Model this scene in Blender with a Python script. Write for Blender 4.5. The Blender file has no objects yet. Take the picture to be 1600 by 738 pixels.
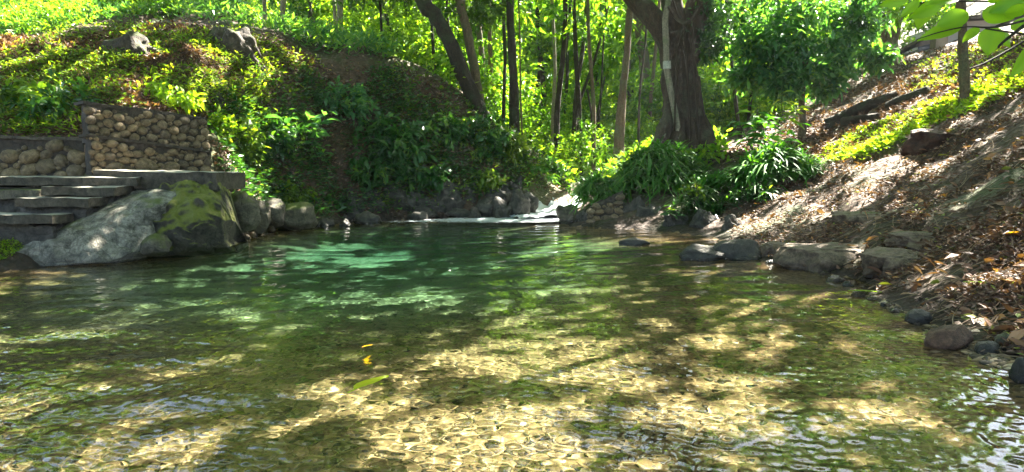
import bpy, bmesh, math, random
import numpy as np
from mathutils import Vector, Matrix
R = math.radians
sc = bpy.context.scene
C = sc.collection
rng = np.random.default_rng(7)
random.seed(7)

# ------------------------------------------------------------------ camera, sky, sun, exposure
PITCH = R(5.65); FPX = 1081.0; CAMZ = 1.4
cam = bpy.data.objects.new('camera', bpy.data.cameras.new('camera')); C.objects.link(cam)
cam.location = (0, 0, CAMZ); cam.rotation_euler = (R(90) - PITCH, 0, 0)
cam.data.sensor_width = 36; cam.data.lens = 36 * FPX / 1600
cam.data.clip_start = 0.05; cam.data.clip_end = 800
sc.camera = cam
SUN_EL, SUN_AZ = R(52), R(42)           # azimuth measured from +Y (view direction) towards +X
SD = np.array([math.sin(SUN_AZ) * math.cos(SUN_EL), math.cos(SUN_AZ) * math.cos(SUN_EL), math.sin(SUN_EL)])
w = bpy.data.worlds.new('World'); sc.world = w; w.use_nodes = True
sky = w.node_tree.nodes.new('ShaderNodeTexSky'); sky.sky_type = 'NISHITA'; sky.sun_disc = False
sky.sun_elevation = SUN_EL; sky.sun_rotation = SUN_AZ; sky.air_density = 1.3; sky.dust_density = 2.0
w.node_tree.links.new(sky.outputs[0], w.node_tree.nodes['Background'].inputs[0])
w.node_tree.nodes['Background'].inputs[1].default_value = 0.055
sl = bpy.data.lights.new('sun', 'SUN'); sl.energy = 5.0; sl.angle = R(0.5); sl.color = (1.0, 0.93, 0.80)
so = bpy.data.objects.new('sun', sl); C.objects.link(so)
so.rotation_euler = Vector(SD.tolist()).to_track_quat('Z', 'Y').to_euler(); so.location = (15, 10, 30)
sl.cycles.is_caustics_light = True
sc.view_settings.view_transform = 'Standard'; sc.view_settings.look = 'None'
sc.view_settings.exposure = 3.6; sc.view_settings.gamma = 1.0
cy = sc.cycles
cy.max_bounces = 10; cy.diffuse_bounces = 3; cy.glossy_bounces = 3; cy.transmission_bounces = 8
cy.transparent_max_bounces = 12; cy.volume_bounces = 0; cy.sample_clamp_indirect = 6.0
cy.use_denoising = True

# ------------------------------------------------------------------ projection helpers
def W(px, py, Y):
    u = (px - 800) / FPX; v = (369 - py) / FPX
    dy = math.cos(PITCH) + v * math.sin(PITCH); dz = -math.sin(PITCH) + v * math.cos(PITCH)
    t = Y / dy
    return np.array([u * t, Y, CAMZ + dz * t])
def proj(P):
    x = P[:, 0]; y = P[:, 1]; z = P[:, 2] - CAMZ
    f = y * math.cos(PITCH) - z * math.sin(PITCH); u = y * math.sin(PITCH) + z * math.cos(PITCH)
    f = np.maximum(f, 1e-3)
    return 800 + FPX * x / f, 369 - FPX * u / f
def WZ(px, py, z=0.0):
    u = (px - 800) / FPX; v = (369 - py) / FPX
    dy = math.cos(PITCH) + v * math.sin(PITCH); dz = -math.sin(PITCH) + v * math.cos(PITCH)
    t = (z - CAMZ) / dz
    return np.array([u * t, dy * t, z])

# ------------------------------------------------------------------ value noise
def _h(ix, iy, s):
    n = (ix * 374761393 + iy * 668265263 + s * 974634777) & 0xffffffff
    n = ((n ^ (n >> 13)) * 1274126177) & 0xffffffff
    return ((n ^ (n >> 16)) & 0xffff) / 65535.0
def vnoise(x, y, s=0):
    x = np.asarray(x, float); y = np.asarray(y, float)
    ix = np.floor(x).astype(np.int64); iy = np.floor(y).astype(np.int64); fx = x - ix; fy = y - iy
    fx = fx * fx * (3 - 2 * fx); fy = fy * fy * (3 - 2 * fy)
    return (_h(ix, iy, s) * (1 - fx) + _h(ix + 1, iy, s) * fx) * (1 - fy) + (_h(ix, iy + 1, s) * (1 - fx) + _h(ix + 1, iy + 1, s) * fx) * fy
def fbm(x, y, s=0, o=4):
    a = 0; k = 1; t = 0
    for i in range(o):
        a = a + k * vnoise(x * 2 ** i, y * 2 ** i, s + i); t += k; k *= .5
    return a / t

# ------------------------------------------------------------------ terrain from control points
cp = []
def p(px, py, Y): cp.append(W(px, py, Y))
def q(x, y, z): cp.append(np.array([x, y, z], float))
shore_px = [(0, 407), (100, 408), (175, 402), (265, 384), (360, 374), (430, 359), (520, 351), (600, 345), (700, 342), (800, 340), (868, 338),
            (890, 353), (960, 358), (1030, 360), (1090, 368), (1140, 384), (1165, 400), (1215, 412), (1290, 430), (1345, 460), (1400, 485), (1460, 525), (1530, 555), (1600, 592)]
for a in shore_px: cp.append(WZ(*a))
# bed
for a in [(0, 1, -.35), (0, 3, -.36), (-2, 3.5, -.38), (2, 3.5, -.34), (0, 5, -.42), (-3, 5, -.5), (2.5, 5.5, -.33), (-1, 7, -.75), (1.5, 7.5, -.5),
          (-4, 7, -.75), (-2.5, 9, -1.25), (0, 9, -1.0), (-2.5, 12, -1.9), (-.5, 12, -1.7), (-4, 11.5, -1.5), (-1.5, 15, -1.7), (.5, 15, -1.1), (-3, 15, -1.3), (0, 17.5, -.7),
          (2, 10, -.5), (3.5, 11.5, -.35), (3, 13.5, -.3), (4, 8.5, -.3), (3, 7, -.35), (-5.5, 9, -.7), (-7, 7, -.5), (-7, 4, -.45), (-12, 3, -.4), (-12, 7, -.3),
          (4, 3, -.15), (3, 1, -.3), (-4, 0, -.3), (0, -3, -.1), (4, -3, .3), (-6, -4, .1), (0, -7, 1.0), (10, -6, 1.8), (-12, -6, 1.2),
          (5, 3.5, .25), (6.5, 3.5, .9), (9, 4, 2.2), (14, 4, 4.5), (22, 4, 7.5), (6, 0, .9), (-20, 2, .2), (-20, -6, 2),
          (-11, 10.3, .25), (-14, 11, .7), (-20, 11, 1.6)]: q(*a)
# left terrace and banks
for a in [(0, 368, 9.9), (80, 368, 10.3), (-200, 330, 10.6), (0, 276, 11.6), (-200, 270, 12), (100, 276, 11.7), (0, 280, 12.3), (-160, 280, 12.3), (100, 280, 12.2), (230, 272, 12.3), (300, 280, 13.2),
          (-100, 205, 12.9), (0, 208, 12.8), (110, 210, 12.9), (180, 163, 13.2), (260, 172, 13.9), (335, 190, 14.9),
          (0, 150, 14.4), (120, 140, 14.6), (0, 84, 17), (-150, 80, 17), (100, 56, 17.8), (230, 41, 18.2), (300, 44, 18.4), (390, 62, 18.4), (430, 85, 18.6),
          (500, 104, 19.5), (560, 112, 20), (640, 118, 20.5), (700, 140, 21), (760, 175, 21.5), (820, 225, 22), (870, 262, 22.5),
          (330, 130, 16.3), (330, 230, 15.0), (400, 180, 17.0), (380, 320, 14.6), (400, 260, 16.3), (440, 330, 16.6), (480, 200, 18.0), (480, 290, 17.3), (520, 320, 18.0),
          (560, 180, 19.3), (570, 260, 18.8), (590, 320, 18.6), (650, 310, 19.0), (650, 200, 19.7), (720, 300, 19.4), (740, 230, 20.1), (790, 290, 20.0), (810, 262, 20.7), (850, 300, 20.6),
          (870, 322, 20.3), (885, 312, 22), (900, 292, 24.5), (915, 280, 28), (840, 278, 24),
          (0, 72, 20.5), (-150, 72, 21), (60, 66, 20.5), (0, 30, 26), (200, 35, 24), (100, -20, 32), (300, 10, 27), (430, 58, 23), (520, 75, 24), (-200, -20, 28),
          (450, 10, 34), (640, 110, 25), (600, 90, 32), (760, 180, 26), (750, 160, 34), (850, 235, 30), (940, 262, 30), (940, 255, 38), (900, 210, 46), (600, 50, 44)]: p(*a)
# right bank
for a in [(945, 300, 18.2), (945, 330, 17.2), (990, 290, 18.5), (1030, 262, 19.6), (1000, 250, 21), (1040, 335, 16.2), (1100, 300, 17.5), (1090, 235, 20.5), (1140, 240, 20.5), (1130, 335, 15.2),
          (1020, 245, 25), (1060, 235, 28), (1180, 225, 22), (1200, 290, 16.5), (1200, 335, 14.2), (1200, 375, 12.3), (1300, 300, 13.5), (1300, 345, 11.3), (1300, 395, 9.6), (1400, 350, 9.7),
          (1290, 245, 16.8), (1400, 300, 11.5), (1400, 250, 13.3), (1350, 230, 16), (1420, 197, 15.6), (1500, 160, 15), (1600, 112, 14.2), (1750, 40, 13.5),
          (1500, 230, 12.6), (1500, 300, 10.2), (1500, 380, 8.0), (1450, 440, 7.4), (1600, 190, 11.3), (1600, 260, 9.2), (1600, 340, 7.4), (1600, 430, 6.1), (1540, 490, 5.9), (1750, 300, 7),
          (1280, 215, 20), (1200, 198, 25), (1300, 165, 24), (1400, 150, 21), (1500, 115, 20), (1600, 80, 19), (1750, 20, 18), (1250, 160, 30), (1350, 110, 29), (1450, 84, 28), (1600, 50, 26),
          (1150, 200, 32), (1150, 180, 42), (1300, 80, 42), (1500, 40, 38)]: p(*a)
for a in [(-45, 70, 16), (0, 70, 7), (45, 70, 18), (60, 30, 20), (60, 0, 18), (-60, 30, 14), (-60, 0, 8), (-30, 50, 13), (25, 55, 12)]: q(*a)
cp = np.array(cp)
def tps_fit(pts):
    n = len(pts); d = np.hypot(pts[:, None, 0] - pts[None, :, 0], pts[:, None, 1] - pts[None, :, 1])
    K = d                                     # linear (biharmonic-3D) kernel: no overshoot
    A = np.zeros((n + 3, n + 3)); A[:n, :n] = K - np.eye(n) * .04
    A[:n, n] = 1; A[:n, n + 1:] = pts[:, :2]; A[n, :n] = 1; A[n + 1:, :n] = pts[:, :2].T
    b = np.zeros(n + 3); b[:n] = pts[:, 2]
    return np.linalg.solve(A, b)
cf = tps_fit(cp)
GX0, GX1, GY0, GY1, GS = -62., 62., -14., 84., 0.16
gx = np.arange(GX0, GX1, GS); gy = np.arange(GY0, GY1, GS)
XX, YY = np.meshgrid(gx, gy)
HG = cf[-3] + cf[-2] * XX + cf[-1] * YY
for c, k in zip(cp, cf[:-3]): HG += k * np.hypot(XX - c[0], YY - c[1])
# roughness: more on the banks, little on the bed
land = np.clip((HG + .1) * 1.2, 0.08, 1) * (1 - .85 * np.exp(-(((XX + 8.5) / 3.2) ** 4 + ((YY - 11.6) / 1.5) ** 4)))
HG += land * ((fbm(XX * .9, YY * .9, 3) - .5) * .55 + (fbm(XX * 3.2, YY * 3.2, 9, 3) - .5) * .22)
HG += (HG < -.02) * (fbm(XX * 2, YY * 2, 21, 3) - .5) * .12
TERR = [(-14, 10.2), (-14, 12.35), tuple(W(-160, 276, 12.4)[:2]), tuple(W(136, 275, 12.25)[:2]), tuple(W(143, 268, 11.75)[:2]), tuple(W(330, 271, 13.45)[:2]), (-4.7, 12.2), (-4.5, 10.7), (-8, 10.6)]
def _ip(px, py, poly):
    ins = np.zeros(px.shape, bool); j = len(poly) - 1
    for i in range(len(poly)):
        xi, yi = poly[i]; xj, yj = poly[j]; ins ^= ((yi > py) != (yj > py)) & (px < (xj - xi) * (py - yi) / (yj - yi + 1e-9) + xi); j = i
    return ins
HG = np.where(_ip(XX, YY, TERR), np.minimum(HG, 1.08), HG)
def H(x, y):
    fx = np.clip((np.asarray(x, float) - GX0) / GS, 0, len(gx) - 2.001); fy = np.clip((np.asarray(y, float) - GY0) / GS, 0, len(gy) - 2.001)
    ix = fx.astype(int); iy = fy.astype(int); fx = fx - ix; fy = fy - iy
    return (HG[iy, ix] * (1 - fx) + HG[iy, ix + 1] * fx) * (1 - fy) + (HG[iy + 1, ix] * (1 - fx) + HG[iy + 1, ix + 1] * fx) * fy
def cast(px, py, y0=3.0, y1=70.0, n=420):
    """pixels -> first hit with the terrain (NaN where none)"""
    px = np.atleast_1d(np.asarray(px, float)); py = np.atleast_1d(np.asarray(py, float))
    u = (px - 800) / FPX; v = (369 - py) / FPX
    dy = math.cos(PITCH) + v * math.sin(PITCH); dz = -math.sin(PITCH) + v * math.cos(PITCH)
    ux = u / dy; uz = dz / dy
    out = np.full((len(px), 3), np.nan); done = np.zeros(len(px), bool); prev = np.full(len(px), 1.0); yp = y0
    for Y in np.geomspace(y0, y1, n):
        d = CAMZ + uz * Y - H(ux * Y, np.full(len(px), Y))
        hit = (d < 0) & ~done
        if hit.any():
            t = prev[hit] / (prev[hit] - d[hit] + 1e-9); yy = yp + (Y - yp) * np.clip(t, 0, 1)
            out[hit] = np.stack([ux[hit] * yy, yy, CAMZ + uz[hit] * yy], -1); done |= hit
        prev = np.where(done, prev, np.maximum(d, 1e-6)); yp = Y
    return out
def ground(px, py, Yfallback=20):
    c = cast(px, py)[0]
    return W(px, py, Yfallback) if np.isnan(c[0]) else c
def hnorm(P, e=.25):
    gxn = (H(P[:, 0] + e, P[:, 1]) - H(P[:, 0] - e, P[:, 1])) / (2 * e); gyn = (H(P[:, 0], P[:, 1] + e) - H(P[:, 0], P[:, 1] - e)) / (2 * e)
    n = np.stack([-gxn, -gyn, np.ones(len(P))], -1); return n / np.linalg.norm(n, axis=1, keepdims=True)
def in_poly(px, py, poly):
    ins = np.zeros(len(px), bool); n = len(poly); j = n - 1
    for i in range(n):
        xi, yi = poly[i]; xj, yj = poly[j]
        c = ((yi > py) != (yj > py)) & (px < (xj - xi) * (py - yi) / (yj - yi + 1e-9) + xi); ins ^= c; j = i
    return ins
def sample_poly(poly, n):
    a = np.array(poly, float); x0, y0 = a.min(0); x1, y1 = a.max(0); xs = []; ys = []; got = 0
    while got < n:
        x = rng.uniform(x0, x1, n); y = rng.uniform(y0, y1, n); m = in_poly(x, y, poly); xs.append(x[m]); ys.append(y[m]); got += m.sum()
    x = np.concatenate(xs)[:n]; y = np.concatenate(ys)[:n]
    P = cast(x, y); return P[~np.isnan(P[:, 0])]

# ------------------------------------------------------------------ objects
def mk(name, V, faces, mat, parent=None, smooth=False, tint=None, base=None, label=None, cat=None, group=None, kind=None):
    V = np.asarray(V, float)
    if base is None: base = np.array(parent['base'][:]) if parent is not None and 'base' in parent else np.zeros(3)
    me = bpy.data.meshes.new(name)
    V = V - base
    if not isinstance(faces, list): faces = [faces]
    faces = [np.asarray(f) for f in faces if len(f)]
    nl = sum(f.size for f in faces); nf = sum(len(f) for f in faces)
    me.vertices.add(len(V)); me.vertices.foreach_set('co', V.astype(np.float32).ravel())
    me.loops.add(nl); me.loops.foreach_set('vertex_index', np.concatenate([f.ravel() for f in faces]).astype(np.int32))
    me.polygons.add(nf)
    st = []; o = 0
    for f in faces:
        st.append(o + np.arange(len(f)) * f.shape[1]); o += f.size
    me.polygons.foreach_set('loop_start', np.concatenate(st).astype(np.int32))
    me.polygons.foreach_set('use_smooth', np.full(nf, smooth))
    me.update(calc_edges=True)
    if tint is not None:
        a = me.attributes.new('tint', 'FLOAT', 'POINT'); a.data.foreach_set('value', np.asarray(tint, np.float32))
    me.materials.append(mat)
    o = bpy.data.objects.new(name, me); C.objects.link(o)
    if parent is not None: o.parent = parent
    else: o.location = base.tolist()
    if label: o['label'] = label
    if cat: o['category'] = cat
    if group: o['group'] = group
    if kind: o['kind'] = kind
    return o
def thing(name, label, cat, base, group=None):
    o = bpy.data.objects.new(name, None); C.objects.link(o); o.empty_display_size = .2
    o.location = [float(v) for v in base]; o['label'] = label; o['category'] = cat; o['base'] = [float(v) for v in base]
    if group: o['group'] = group
    return o
def inst(name, me, parent=None, M=None, label=None, cat=None, group=None):
    o = bpy.data.objects.new(name, me); C.objects.link(o)
    if parent is not None: o.parent = parent
    if M is not None: o.matrix_local = M
    if label: o['label'] = label
    if cat: o['category'] = cat
    if group: o['group'] = group
    return o

# ------------------------------------------------------------------ materials
class NT:
    def __init__(s, name):
        s.m = bpy.data.materials.new(name); s.m.use_nodes = True; s.t = s.m.node_tree; s.n = s.t.nodes; s.P = s.n['Principled BSDF']; s.out = s.n['Material Output']
    def add(s, ty, **k):
        x = s.n.new(ty)
        for a, b in k.items():
            if a.startswith('_'): x.inputs[int(a[1:])].default_value = b
            else: setattr(x, a, b)
        return x
    def link(s, a, b): s.t.links.new(a, b)
    def coord(s, obj=True):
        return s.add('ShaderNodeTexCoord').outputs['Object'] if obj else s.add('ShaderNodeNewGeometry').outputs['Position']
    def noise(s, vec, scale, detail=6, rough=.6, dist=0):
        x = s.add('ShaderNodeTexNoise'); x.inputs['Scale'].default_value = scale; x.inputs['Detail'].default_value = detail; x.inputs['Roughness'].default_value = rough; x.inputs['Distortion'].default_value = dist
        s.link(vec, x.inputs['Vector']); return x.outputs['Fac']
    def ramp(s, fac, stops, interp='LINEAR'):
        x = s.add('ShaderNodeValToRGB'); r = x.color_ramp; r.interpolation = interp
        while len(r.elements) < len(stops): r.elements.new(.5)
        for e, (pos, c) in zip(r.elements, stops): e.position = pos; e.color = (*c, 1) if len(c) == 3 else c
        s.link(fac, x.inputs[0]); return x.outputs[0]
    def mix(s, fac, a, b, mode='MIX'):
        x = s.add('ShaderNodeMix', data_type='RGBA', blend_type=mode)
        for v, i in ((fac, 0), (a, 6), (b, 7)):
            if hasattr(v, 'links'): s.link(v, x.inputs[i])
            else: x.inputs[i].default_value = v if i == 0 else (*v, 1)
        return x.outputs[2]
    def math(s, op, a, b=0.0, clamp=False):
        x = s.add('ShaderNodeMath', operation=op, use_clamp=clamp)
        for v, i in ((a, 0), (b, 1)):
            if hasattr(v, 'links'): s.link(v, x.inputs[i])
            else: x.inputs[i].default_value = v
        return x.outputs[0]
    def bump(s, h, strength=.5, dist=.02):
        x = s.add('ShaderNodeBump'); x.inputs['Strength'].default_value = strength; x.inputs['Distance'].default_value = dist
        s.link(h, x.inputs['Height']); s.link(x.outputs[0], s.P.inputs['Normal']); return x
def leaf_mat(name, stops, trans=.45, rough=.42, spec=.4, obj_var=False):
    t = NT(name); a = t.add('ShaderNodeAttribute', attribute_name='tint')
    f = a.outputs['Fac']
    if obj_var:
        oi = t.add('ShaderNodeObjectInfo'); f = t.math('ADD', f, t.math('MULTIPLY', t.math('SUBTRACT', oi.outputs['Random'], .5), .35), True)
    col = t.ramp(f, stops)
    t.link(col, t.P.inputs['Base Color']); t.P.inputs['Roughness'].default_value = rough; t.P.inputs['Specular IOR Level'].default_value = spec
    tr = t.add('ShaderNodeBsdfTranslucent')
    tc = t.mix(1.0, col, (1.8, 1.7, .38), 'MULTIPLY'); t.link(tc, tr.inputs['Color'])
    mx = t.add('ShaderNodeMixShader'); mx.inputs[0].default_value = trans
    t.link(t.P.outputs[0], mx.inputs[1]); t.link(tr.outputs[0], mx.inputs[2]); t.link(mx.outputs[0], t.out.inputs[0])
    return t.m
G = lambda a, b, c: (a, b, c)
M_forest = leaf_mat('forest_leaf', [(0, G(.04, .12, .02)), (.4, G(.11, .24, .03)), (.75, G(.22, .38, .04)), (1, G(.36, .48, .06))], .56, obj_var=True)
M_canopy = leaf_mat('canopy_leaf', [(0, G(.03, .08, .02)), (.6, G(.07, .15, .03)), (1, G(.15, .24, .04))], .45)
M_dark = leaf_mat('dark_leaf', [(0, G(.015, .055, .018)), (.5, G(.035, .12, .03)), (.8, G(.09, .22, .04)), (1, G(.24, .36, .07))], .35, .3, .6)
M_blue = leaf_mat('blue_green_leaf', [(0, G(.025, .10, .05)), (.6, G(.08, .22, .085)), (1, G(.2, .36, .07))], .5, .3, .6)
M_grass = leaf_mat('strap_leaf', [(0, G(.03, .12, .02)), (.6, G(.07, .23, .035)), (1, G(.2, .38, .06))], .38, .55, .3)
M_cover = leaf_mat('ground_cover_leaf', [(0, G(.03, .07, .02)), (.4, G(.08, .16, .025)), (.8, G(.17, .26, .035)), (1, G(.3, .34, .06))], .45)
M_lime = leaf_mat('lime_grass_leaf', [(0, G(.09, .2, .02)), (.5, G(.22, .36, .03)), (1, G(.42, .5, .06))], .5)
M_branch = leaf_mat('young_leaf', [(0, G(.16, .34, .02)), (.6, G(.26, .45, .03)), (.9, G(.4, .5, .04)), (1, G(.75, .42, .01))], .6)
M_litter = leaf_mat('litter_leaf', [(0, G(.03, .016, .011)), (.4, G(.085, .042, .028)), (.65, G(.18, .095, .062)), (.8, G(.33, .21, .155)), (.95, G(.38, .18, .05)), (1, G(.22, .26, .04))], .12, .55)
M_dry = leaf_mat('dry_stem', [(0, G(.04, .025, .016)), (.6, G(.13, .085, .055)), (1, G(.34, .25, .16))], .1, .7)

def bark_mat(name, c0, c1, scale=7, lich=None):
    t = NT(name); co = t.coord(False)
    mp = t.add('ShaderNodeMapping'); mp.inputs['Scale'].default_value = (1, 1, .18); t.link(co, mp.inputs[0])
    n = t.noise(mp.outputs[0], scale * 3, 8, .7); n2 = t.noise(co, 2.2, 4)
    col = t.ramp(n, [(.3, c0), (.7, c1)])
    if lich: col = t.mix(t.ramp(n2, [(.5, (0, 0, 0)), (.62, (1, 1, 1))]), col, lich)
    n3 = t.noise(co, 22, 8, .8); col = t.mix(.8, col, t.ramp(n3, [(.3, (.35, .35, .35)), (.5, (.95, .95, .95)), (.68, (1.9, 1.85, 1.7))]), 'MULTIPLY')
    t.link(col, t.P.inputs['Base Color']); t.P.inputs['Roughness'].default_value = .85; t.bump(t.math('ADD', n, n3), 1.0, .07); return t.m
M_bark = bark_mat('dark_bark', (.012, .008, .006), (.06, .042, .028), lich=(.04, .05, .025))
M_bigbark = bark_mat('furrowed_bark', (.018, .011, .008), (.11, .07, .048), 5, lich=(.08, .075, .05))
M_pale = bark_mat('pale_bark', (.16, .14, .10), (.38, .34, .27), 6, lich=(.2, .22, .13))
M_brown = bark_mat('brown_bark', (.07, .045, .03), (.22, .16, .10), 6, lich=(.13, .13, .07))

def rock_mat(name, c0, c1, moss=0.0, wet=True, scale=2.5, mosscol=(.10, .13, .015), crack=True, objvar=False, top_light=None, cmix=None):
    t = NT(name); co = t.coord(False)
    n = t.noise(co, scale * 2.2, 10, .68, .3); n2 = t.noise(co, scale * .6, 4)
    col = t.ramp(n, [(.34, c0), (.66, c1)]); nf_ = t.noise(co, scale * 14, 6, .75); nl = t.noise(co, scale * 1.3, 8, .75, 1.5)
    col = t.mix(.8, col, t.ramp(nf_, [(.3, (.45, .43, .4)), (.5, (.95, .95, .95)), (.7, (1.5, 1.5, 1.45))]), 'MULTIPLY')
    col = t.mix(t.ramp(nl, [(.52, (0, 0, 0)), (.6, (.55, .55, .55))]), col, tuple(v * .35 for v in c0))
    h = t.math('ADD', n, t.math('MULTIPLY', nf_, .35))
    if crack:
        vo = t.add('ShaderNodeTexVoronoi', feature='DISTANCE_TO_EDGE'); vo.inputs['Scale'].default_value = scale * 1.9
        wv = t.add('ShaderNodeMix', data_type='VECTOR'); wv.inputs[0].default_value = .35; t.link(co, wv.inputs[4])
        nn = t.add('ShaderNodeTexNoise'); nn.inputs['Scale'].default_value = 3; t.link(co, nn.inputs['Vector']); t.link(nn.outputs['Color'], wv.inputs[5]); t.link(wv.outputs[1], vo.inputs['Vector'])
        cr = t.ramp(vo.outputs['Distance'], [(0, (0, 0, 0)), (.05, (1, 1, 1))]); col = t.mix(t.math('MULTIPLY', t.math('MULTIPLY', t.math('SUBTRACT', 1.0, cr), 1.0 if cmix else n2), cmix or .55), col, tuple(v * .4 for v in c0))
        h = t.math('ADD', h, t.math('MULTIPLY', cr, .12))
    if objvar:
        oi = t.add('ShaderNodeObjectInfo'); col = t.mix(.85, col, t.ramp(oi.outputs['Random'], [(0, (.55, .5, .42)), (.5, (1, .92, .72)), (.85, (1.25, 1.1, .8)), (1, (1.5, 1.4, 1.2))]), 'MULTIPLY')
    geo = t.add('ShaderNodeNewGeometry'); sx = t.add('ShaderNodeSeparateXYZ'); t.link(geo.outputs['Normal'], sx.inputs[0])
    if moss > 0:
        mf = t.math('ADD', t.math('MULTIPLY', sx.outputs[2], .35), t.math('ADD', n2, moss - .75)); mk_ = t.ramp(t.math('ADD', mf, t.math('ADD', t.math('MULTIPLY', n, .08), t.math('MULTIPLY', nf_, .22))), [(.40, (0, 0, 0)), (.58, (1, 1, 1))])
        col = t.mix(mk_, col, t.mix(nf_, tuple(v * .35 for v in mosscol), mosscol))
    if top_light: col = t.mix(t.ramp(t.math('ADD', sx.outputs[2], t.math('MULTIPLY', t.math('SUBTRACT', n, .5), .8)), [(.75, (0, 0, 0)), (.95, (.8, .8, .8))]), col, top_light)  # up-facing faces paler: light on the tops painted into the colour
    t.P.inputs['Roughness'].default_value = .75
    if wet:
        sp = t.add('ShaderNodeSeparateXYZ'); t.link(geo.outputs['Position'], sp.inputs[0])
        wz = t.ramp(t.math('ADD', sp.outputs[2], t.math('MULTIPLY', n2, .2)), [(.12, (1, 1, 1)), (.3, (0, 0, 0))])
        col = t.mix(wz, col, t.mix(1.0, col, (.35, .33, .32), 'MULTIPLY')); t.link(t.math('SUBTRACT', .75, t.math('MULTIPLY', wz, .55)), t.P.inputs['Roughness'])
    t.link(col, t.P.inputs['Base Color']); t.bump(h, .8, .06); return t.m
M_rock = rock_mat('grey_rock', (.035, .03, .022), (.15, .13, .095), .3, cmix=.4)
M_earthrock = rock_mat('earthy_rock', (.055, .037, .024), (.23, .165, .11), .12, scale=3)
M_darkrock = rock_mat('dark_wet_rock', (.02, .018, .016), (.10, .09, .075), .1)
M_mossrock = rock_mat('mossy_rock', (.04, .035, .025), (.17, .15, .10), .36)
M_ramprock = rock_mat('pale_sloping_rock', (.045, .043, .034), (.34, .32, .27), .14, scale=3.2, cmix=.45)
M_pebble = rock_mat('wall_cobble', (.085, .066, .043), (.25, .2, .14), .1, wet=False, scale=6, crack=False, objvar=True)
M_shorestone = rock_mat('shore_cobble', (.07, .05, .035), (.22, .15, .10), 0, scale=5, crack=False, objvar=True)
M_mortar = rock_mat('mortar', (.02, .015, .011), (.065, .05, .036), .05, wet=False, scale=5, crack=False)
M_outcrop = rock_mat('dark_fractured_rock', (.014, .012, .009), (.085, .075, .055), .5, scale=2.2, cmix=.2, mosscol=(.17, .19, .02))
M_concrete = rock_mat('weathered_concrete', (.02, .015, .009), (.10, .083, .058), .12, wet=False, scale=3, crack=False, top_light=(.36, .34, .29))
M_dirt = rock_mat('bare_earth', (.06, .03, .018), (.18, .10, .06), .0, wet=False, scale=3, crack=False)
M_earthmound = rock_mat('overgrown_earth', (.02, .014, .01), (.08, .06, .04), .3, wet=False, scale=4, crack=False, mosscol=(.07, .10, .015))
M_bankdirt = rock_mat('red_brown_earth', (.02, .008, .005), (.09, .04, .022), .0, wet=False, scale=4, crack=False)
M_white = rock_mat('white_band_paint', (.3, .3, .26), (.5, .5, .46), 0, wet=False, crack=False)

# ------------------------------------------------------------------ shape builders (numpy)
LEAF_T = np.array([(0, 0, 0), (.38, .5, .10), (.5, 0, 0), (.38, -.5, .10), (1, 0, -.12), (.75, .33, .03), (.75, -.33, .03)])
LEAF_F = np.array([(0, 2, 1, 1), (0, 3, 2, 2), (1, 2, 4, 5), (2, 3, 6, 4)])
def unit(a): return a / (np.linalg.norm(a, axis=-1, keepdims=True) + 1e-9)
def leaves(P, D, L, Wd, tint=None, roll=None, simple=False, droop=None):
    """one folded leaf per point: P base, D direction, L length, Wd width"""
    n = len(P); D = unit(D); up = np.zeros((n, 3)); up[:, 2] = 1
    S = unit(np.cross(D, up) + rng.normal(0, .05, (n, 3)))
    if roll is None: roll = rng.normal(0, .6, n)
    N = np.cross(S, D); c = np.cos(roll)[:, None]; s = np.sin(roll)[:, None]
    S, N = S * c + N * s, N * c - S * s
    L = np.broadcast_to(L, n)[:, None]; Wd = np.broadcast_to(Wd, n)[:, None]
    T = LEAF_T if not simple else LEAF_T[[0, 1, 3, 4]]
    k = len(T); V = np.empty((n, k, 3))
    for i, (a, b, c_) in enumerate(T): V[:, i] = P + D * L * a + S * Wd * b + N * (Wd * abs(c_) if c_ > 0 else L * c_)
    if droop is not None:
        for i, (a, b, c_) in enumerate(T): V[:, i, 2] -= (L[:, 0] * droop * a * a)
    o = (np.arange(n) * k)[:, None, None]
    if simple: F = [(np.array([(0, 2, 3, 1)])[None] + o).reshape(-1, 4)]
    else: F = [(np.array([(0, 2, 1), (0, 3, 2)])[None] + o).reshape(-1, 3), (np.array([(1, 2, 4, 5), (2, 3, 6, 4)])[None] + o).reshape(-1, 4)]
    if tint is None: tint = rng.random(n)
    return V.reshape(-1, 3), F, np.repeat(np.clip(tint, 0, 1), k)
def blades(P, D, L, Wd, droop, tint=None, seg=4):
    """arching strap leaves / grass blades"""
    n = len(P); D = unit(D); hz = D.copy(); hz[:, 2] = 0; hz = unit(hz); S = np.cross(hz, np.array([0, 0, 1.0])[None]); S = unit(S)
    L = np.broadcast_to(L, n); Wd = np.broadcast_to(Wd, n); droop = np.broadcast_to(droop, n)
    V = np.empty((n, (seg + 1) * 2, 3)); 
    for i in range(seg + 1):
        t = i / seg; c = P + D * (L * t)[:, None]; c[:, 2] -= droop * L * t * t; c += hz * (L * droop * .35 * t * t)[:, None]
        wv = Wd * (math.sin(math.pi * min(.98, .12 + t * .88)) ** .7) * .5
        V[:, 2 * i] = c + S * wv[:, None]; V[:, 2 * i + 1] = c - S * wv[:, None]
    k = (seg + 1) * 2; f = np.array([(2 * i, 2 * i + 1, 2 * i + 3, 2 * i + 2) for i in range(seg)])
    F = (f[None] + (np.arange(n) * k)[:, None, None]).reshape(-1, 4)
    if tint is None: tint = rng.random(n)
    return V.reshape(-1, 3), [F], np.repeat(tint, k)
def join(parts):
    Vs = []; F3 = []; F4 = []; T = []; o = 0
    for V, F, t in parts:
        Vs.append(V); T.append(t)
        for f in F: (F3 if f.shape[1] == 3 else F4).append(f + o)
        o += len(V)
    F = []
    if F3: F.append(np.concatenate(F3))
    if F4: F.append(np.concatenate(F4))
    return np.concatenate(Vs), F, np.concatenate(T)
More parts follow.
